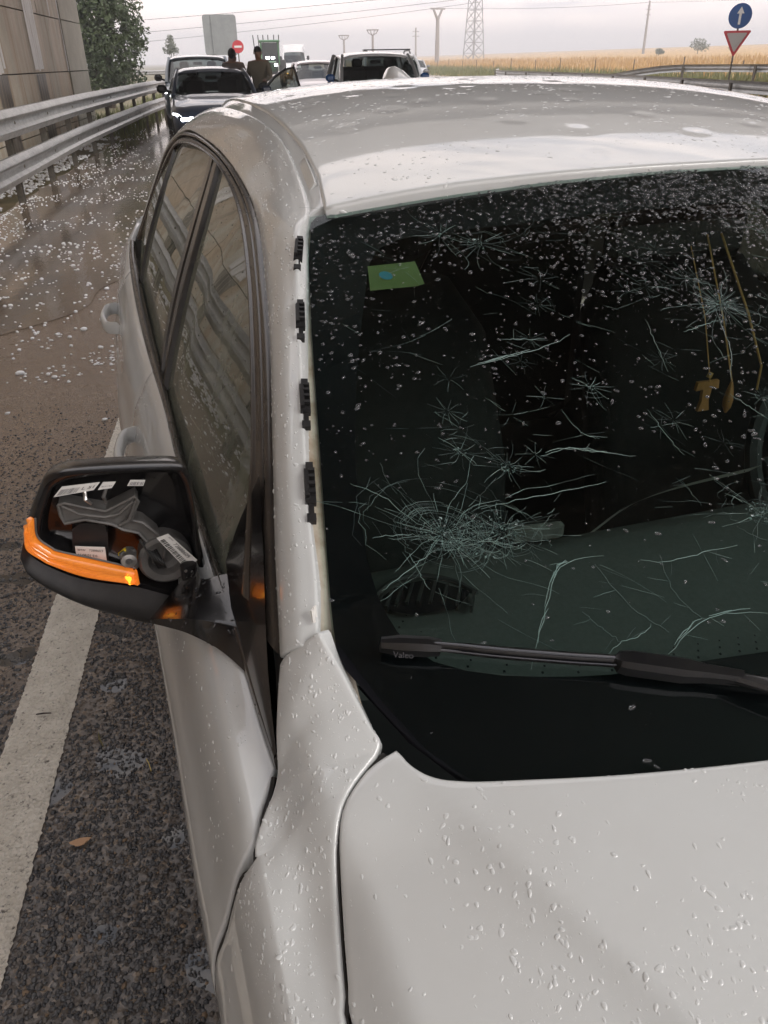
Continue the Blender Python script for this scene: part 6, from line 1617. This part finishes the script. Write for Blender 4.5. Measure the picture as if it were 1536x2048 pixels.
# ================================================================== people beside the open door
M['skin'] = mat('skin', (.24, .13, .085), .55); M['hair'] = mat('dark_hair', (.012, .010, .010), .7)
def person(label, loc, rot, top_c, leg_c, h=1.76, lean=0., arm=0):
    root = empty('person', loc, rot, label, 'person', 'people standing by the open car door')
    k = h/1.76
    J = {'pel': (0, 0, .95), 'sp': (0, .01, 1.12), 'ch': (0, 0, 1.33), 'nk': (0, -.01, 1.50), 'hd': (0, -.035, 1.60), 'tp': (0, -.03, 1.70)}
    E_ = [('pel', 'sp', ), ('sp', 'ch'), ('ch', 'nk'), ('nk', 'hd'), ('hd', 'tp')]; Rr = {'pel': (.155, .11), 'sp': (.15, .105), 'ch': (.165, .115), 'nk': (.055, .058), 'hd': (.072, .088), 'tp': (.062, .075)}
    for s, n_ in ((-1, 'l'), (1, 'r')):
        sh = (s*.19, 0, 1.42); el = (s*.25, .03, 1.14) if not (arm and s > 0) else (s*.27, -.10, 1.18); wr = (s*.24, -.06, .90) if not (arm and s > 0) else (s*.20, -.30, 1.12); ha = (wr[0], wr[1]-.03, wr[2]-.09) if not (arm and s > 0) else (wr[0]-.01, wr[1]-.09, wr[2]+.01)
        J.update({n_+'sh': sh, n_+'el': el, n_+'wr': wr, n_+'ha': ha, n_+'hp': (s*.09, 0, .90), n_+'kn': (s*.105, -.02, .50), n_+'an': (s*.11, .02, .09), n_+'to': (s*.12, -.15, .04)})
        Rr.update({n_+'sh': (.075, .075), n_+'el': (.048, .048), n_+'wr': (.033, .033), n_+'ha': (.03, .042), n_+'hp': (.095, .10), n_+'kn': (.062, .065), n_+'an': (.045, .05), n_+'to': (.042, .03)})
        E_ += [('ch', n_+'sh'), (n_+'sh', n_+'el'), (n_+'el', n_+'wr'), (n_+'wr', n_+'ha'), ('pel', n_+'hp'), (n_+'hp', n_+'kn'), (n_+'kn', n_+'an'), (n_+'an', n_+'to')]
    names = list(J); me = bpy.data.meshes.new('body_frame'); me.from_pydata([(x*k+lean*z*.12, y*k, z*k) for x, y, z in (J[n_] for n_ in names)], [(names.index(a), names.index(b)) for a, b in E_], [])
    tmp = bpy.data.objects.new('body_tmp', me); COL.objects.link(tmp); md = tmp.modifiers.new('skin', 'SKIN')
    for i, n_ in enumerate(names): me.skin_vertices[0].data[i].radius = tuple(q*k for q in Rr[n_]); me.skin_vertices[0].data[i].use_root = (n_ == 'pel')
    sm = tmp.modifiers.new('sub', 'SUBSURF'); sm.levels = 2
    dg = bpy.context.evaluated_depsgraph_get(); ev_ = bpy.data.meshes.new_from_object(tmp.evaluated_get(dg)); bpy.data.objects.remove(tmp)
    ev_.materials.clear()
    for mm in (top_c, leg_c, M['skin'], M['black']): ev_.materials.append(mm)
    for p in ev_.polygons:
        c = p.center/k; ax = abs(c.x-lean*c.z*.12)
        p.material_index = 2 if c.z > 1.475 or (ax > .185 and c.z < .93) or (arm and c.y < -.30) else (0 if c.z > .93 or ax > .2 else (1 if c.z > .09 else 3))
    ev_.shade_smooth(); o = bpy.data.objects.new('body', ev_); link(o, root)
    hx = lean*1.65*.12*k
    bm = bmesh.new(); bmesh.ops.create_icosphere(bm, subdivisions=3, radius=.105*k)
    for w in bm.verts: w.co = Vector((w.co.x*.80, w.co.y*.98, w.co.z*1.0))
    bmesh.ops.delete(bm, geom=[w for w in bm.verts if w.co.z < -.01 and w.co.y < .03], context='VERTS'); hm = bpy.data.meshes.new('hair'); bm.to_mesh(hm); bm.free(); hm.materials.append(M['hair']); hm.shade_smooth()
    ho = bpy.data.objects.new('hair', hm); ho.location = (hx, -.02*k, 1.645*k); link(ho, root)
    fm = MB(); fm.box((hx, -.118*k, 1.615*k), (.022, .03, .045), bev=.008); fm.build('nose', M['skin'], root)
    for s in (-1, 1): MB().box((hx+s*.034, -.105*k, 1.64*k), (.024, .012, .010), bev=.003).build('eye', M['ink'], root); MB().box((hx+s*.078*k, -.03*k, 1.625*k), (.018, .035, .055), bev=.008).build('ear', M['skin'], root)
    MB().box((hx, -.108*k, 1.575*k), (.045, .012, .010), bev=.003).build('mouth', mat('lips', (.2, .08, .07), .5), root)
    return root
person('person in a brown-grey jacket with dark hair, turned away beside the saloon roof', (1.74, 20.2, 0), rad(170), mat('brown_jacket', (.105, .085, .075), .8), mat('dark_trousers', (.03, .03, .035), .8), 1.77, .25)
person('person in a khaki shirt standing behind the open car door', (2.22, 20.15, 0), rad(-25), mat('khaki_shirt', (.17, .15, .11), .8), mat('grey_trousers', (.05, .05, .05), .8), 1.80, .1, 1)

# ================================================================== signs
M['sign_back'] = varied('grey_sign_back', (.23, .25, .25), (.28, .30, .30), 2, .5, metal=.3); M['sign_red'] = mat('sign_red', (.50, .04, .05), .4); M['sign_white'] = mat('sign_white', (.70, .70, .68), .4); M['sign_blue'] = mat('sign_blue', (.02, .08, .26), .4); M['sign_grey'] = mat('grey_sign_face', (.42, .41, .40), .4)  # triangle face is a flat grey, darker than the sign white
def rrect(w, h, r, n_=5):
    P = []
    for cx_, cy_, a0 in ((w/2-r, h/2-r, 0), (-w/2+r, h/2-r, 90), (-w/2+r, -h/2+r, 180), (w/2-r, -h/2+r, 270)):
        for k in range(n_+1): a = rad(a0+90*k/n_); P.append((cx_+r*math.cos(a), cy_+r*math.sin(a)))
    return P
sg = empty('large_road_sign', (5.7, 55.5, 0), .0, 'large grey rounded board seen from behind above the slate car', 'sign')
MB().prism([(a, 0, 2.9+b) for a, b in rrect(1.95, 2.05, .16)], (0, .05, 0)).build('board', M['sign_back'], sg)
MB().box((-.45, -.04, 2.9), (.10, .06, 1.96)).build('stiffener', M['sign_back'], sg); 
for x in (-.6, .55): MB().box((x, .12, 1.9), (.10, .10, 3.9)).build('post', M['post'], sg)
ne = empty('no_entry_sign', (5.98, 50.5, 0), rad(-6), 'round red no-entry sign on a post beside the large grey board', 'sign')
MB().lathe((0, 0, 2.22), [(.31, .02), (.31, 0), (.295, -.004)], 36, 'y').build('disc', M['sign_red'], ne); MB().box((0, -.012, 2.22), (.40, .012, .10)).build('white_bar', M['sign_white'], ne); MB().box((0, .06, 1.2), (.06, .04, 2.4)).build('post', M['post'], ne)
ys = empty('yield_sign_post', (23.85, 32.45, 0), rad(-34), 'red-bordered yield triangle below a round blue arrow sign beside the wheat field', 'sign')
MB().box((0, .05, 1.55), (.07, .05, 3.1)).build('post', M['post'], ys)
disc = MB().lathe((0, 0, 2.84), [(.44, .03), (.44, 0), (.43, -.004)], 40, 'y').build('blue_disc', M['sign_blue'], ys)
MB().prism([(x, -.014, 2.84+z) for x, z in ((-.045, -.30), (.045, -.30), (.045, .08), (.14, .08), (0, .32), (-.14, .08), (-.045, .08))], (0, .006, 0)).build('white_arrow', M['sign_white'], disc)
def tri(s_): return [(x*s_, z*s_) for x, z in ((-.50, .30), (-.47, .34), (.47, .34), (.50, .30), (.03, -.52), (-.03, -.52))]
MB().prism([(x, -.0, 1.98+z) for x, z in tri(1.04)], (0, .03, 0)).build('red_triangle', M['sign_red'], ys); MB().prism([(x, -.010, 1.995+z) for x, z in tri(.76)], (0, .006, 0)).build('pale_triangle', M['sign_grey'], ys)

# ================================================================== pylons, poles, lamps and wires
M['far_steel'] = mat('hazy_far_steel', (.20, .20, .20), .7); M['far_conc'] = mat('hazy_far_concrete', (.27, .25, .24), .8)
lt = empty('lattice_pylon', (114.4, 278.1, 0), rad(20), 'tall steel lattice pylon rising beyond the wheat field', 'pylon')
b = MB()
def leg(z): return 2.5-.055*z
for sx in (-1, 1):
    for sy in (-1, 1): 
        lg = MB().tube([(sx*leg(0), sy*leg(0), 0), (sx*leg(34), sy*leg(34), 34)], .16, 5); lg.build('leg', M['far_steel'], lt)
z = 0
while z < 33:
    dz = 3.0; a, c = leg(z), leg(z+dz)
    for (p, q) in (((-1, -1), (1, -1)), ((1, -1), (1, 1)), ((1, 1), (-1, 1)), ((-1, 1), (-1, -1))):
        b.tube([(p[0]*a, p[1]*a, z), (q[0]*c, q[1]*c, z+dz)], .09, 4); b.tube([(q[0]*a, q[1]*a, z), (p[0]*c, p[1]*c, z+dz)], .09, 4); b.tube([(p[0]*c, p[1]*c, z+dz), (q[0]*c, q[1]*c, z+dz)], .08, 4)
    z += dz
b.build('bracing', M['far_steel'], lt)
MB().tube([(-6, 0, 24), (0, 0, 25), (6, 0, 24)], .2, 5).tube([(-5, 0, 29), (0, 0, 30), (5, 0, 29)], .2, 5).build('cross_arm', M['far_steel'], lt)
yp = empty('forked_pole', (68.5, 188.5, 0), rad(20), 'concrete power pole with a forked Y-shaped top beside the lattice pylon', 'pole')
MB().tube([(0, 0, 0), (0, 0, 9.0)], [.55, .38], 6).build('shaft', M['far_conc'], yp)
MB().tube([(0, 0, 8.8), (-1.25, 0, 10.8)], [.3, .22], 6).tube([(0, 0, 8.8), (1.25, 0, 10.8)], [.3, .22], 6).build('fork', M['far_conc'], yp); MB().box((0, 0, 10.85), (4.0, .25, .3)).build('cross_beam', M['far_conc'], yp)
def pole(label, loc, h, arms, r_=.16, name='power_pole'):
    t = empty(name, loc, rad(20), label, 'pole'); MB().tube([(0, 0, -.5), (0, 0, h)], [r_, r_*.6], 6).build('shaft', M['far_conc'], t)
    for z, w in arms: MB().box((0, 0, z), (w, .12, .14)).build('cross_arm', M['far_conc'], t)
    return t
pole('slim power pole with short arms on the field crest left of the yield sign', (118.7, 185.7, 2.0), 10.3, ((8.6, 1.6), (9.3, 1.2), (7.6, 1.6)), .34)
pole('small power pole just left of the forked pole', (75, 222, 0), 8.5, ((6.6, 2.2), (7.6, 2.0)), .28)
pole('short thin pole behind the pale hatchback', (34, 170, 0), 4.2, ((3.6, .6),), .16)
for (x, y, h, lab) in ((44.0, 175.3, 5.0, 'left of two lamp posts with umbrella-shaped wire heads'), (43.9, 154.6, 5.3, 'right of two lamp posts with umbrella-shaped wire heads')):
    t = empty('umbrella_lamp_post', (x, y, 0), 0, lab, 'lamp post'); MB().tube([(0, 0, -.2), (0, 0, h)], [.26, .18], 6).build('shaft', M['far_conc'], t); hb = MB()
    for k in range(8):
        a = 2*math.pi*k/8; hb.tube([(0, 0, h-.1), (.75*math.cos(a), .75*math.sin(a), h+.25), (1.05*math.cos(a), 1.05*math.sin(a), h+.75)], .05, 4)
    hb.tube([(1.05*math.cos(a), 1.05*math.sin(a), h+.75) for a in np.linspace(0, 2*math.pi, 17)], .06, 4); hb.build('lamp_head', M['far_conc'], t)
M['wire'] = mat('power_cable', (.16, .16, .17), .6)
def wire(a, b, sag, label):
    a, b = Vector(a), Vector(b); mk_ = MB().tube([a.lerp(b, t)-Vector((0, 0, sag*4*t*(1-t))) for t in np.linspace(0, 1, 24)], .035, 4); mk_.build('power_cable', M['wire'], None, label=label, cat='cable', group='power cables across the sky')
wire((-60, 157, 4.8), (70, 138, 12.2), 1.2, 'uppermost thin power cable sloping up across the left sky')
wire((-60, 157, 2.6), (69, 150, 11.4), 1.2, 'middle thin power cable sloping up across the left sky')
wire((-60, 157, .8), (68.5, 165, 10.8), 1.2, 'lowest thin power cable sloping up across the left sky')
wire((69.5, 188, 10.9), (118.7, 185.7, 12.0), .5, 'thin power cable between the forked pole and the slim pole'); wire((118.7, 185.7, 12.0), (190, 178, 14.5), .5, 'thin power cable running off to the right from the slim pole')

# ================================================================== small litter on the asphalt
def litter(name, pts, m_, label, cat, th=.002):
    b = MB(); b.prism([Vector((x, y, .008)) for x, y in pts], (0, 0, th)); b.build(name, m_, None, smooth=False, label=label, cat=cat)
p = Vector((-1.24, 2.66, 0)); MB().tube([p+Vector((-.018, .004, .012)), p+Vector((0, 0, .014)), p+Vector((.02, -.004, .013))], [.0018, .0024, .0015], 6).build('twig', mat('dark_twig', (.04, .03, .025), .7), None, label='short dark twig lying on the white edge line', cat='twig')
c = Vector((-1.135, 2.22)); litter('leaf_scrap', [(c.x+.020*math.cos(a)*(1+.35*math.sin(3*a)), c.y+.010*math.sin(a)) for a in np.linspace(0, 6.28, 12, endpoint=False)], mat('pale_orange_scrap', (.50, .30, .17), .6), 'pale orange scrap of leaf beside the white edge line', 'leaf')
p = Vector((-.985, 2.42, .01)); MB().tube([p, p+Vector((.006, -.02, .003)), p+Vector((.010, -.045, .002))], .0012, 5).build('straw', mat('yellow_straw', (.55, .42, .12), .6), None, label='thin yellow straw on the asphalt beside the car sill', cat='straw')
p = Vector((-1.10, 2.55, .01)); MB().tube([p, p+Vector((.004, -.03, .004)), p+Vector((.014, -.06, .002))], [.001, .003, .001], 5).build('grass_blade', mat('olive_blade', (.14, .12, .05), .6), None, label='olive blade of grass on the asphalt between line and car', cat='blade')

# ================================================================== damp air that pales the distance
m = bpy.data.materials.new('damp_air'); m.use_nodes = True; n = N(m); n.t.nodes.remove(n.b)
pv_ = n.n('ShaderNodeVolumePrincipled'); pv_.inputs['Density'].default_value = .0022; pv_.inputs['Color'].default_value = (.93, .93, .95, 1); n.l(pv_.outputs[0], n.out.inputs['Volume'])
hb = MB().box((300, 400, 20), (2600, 2600, 46)); HZ = hb.build('haze', m, None, smooth=False, kind='stuff')
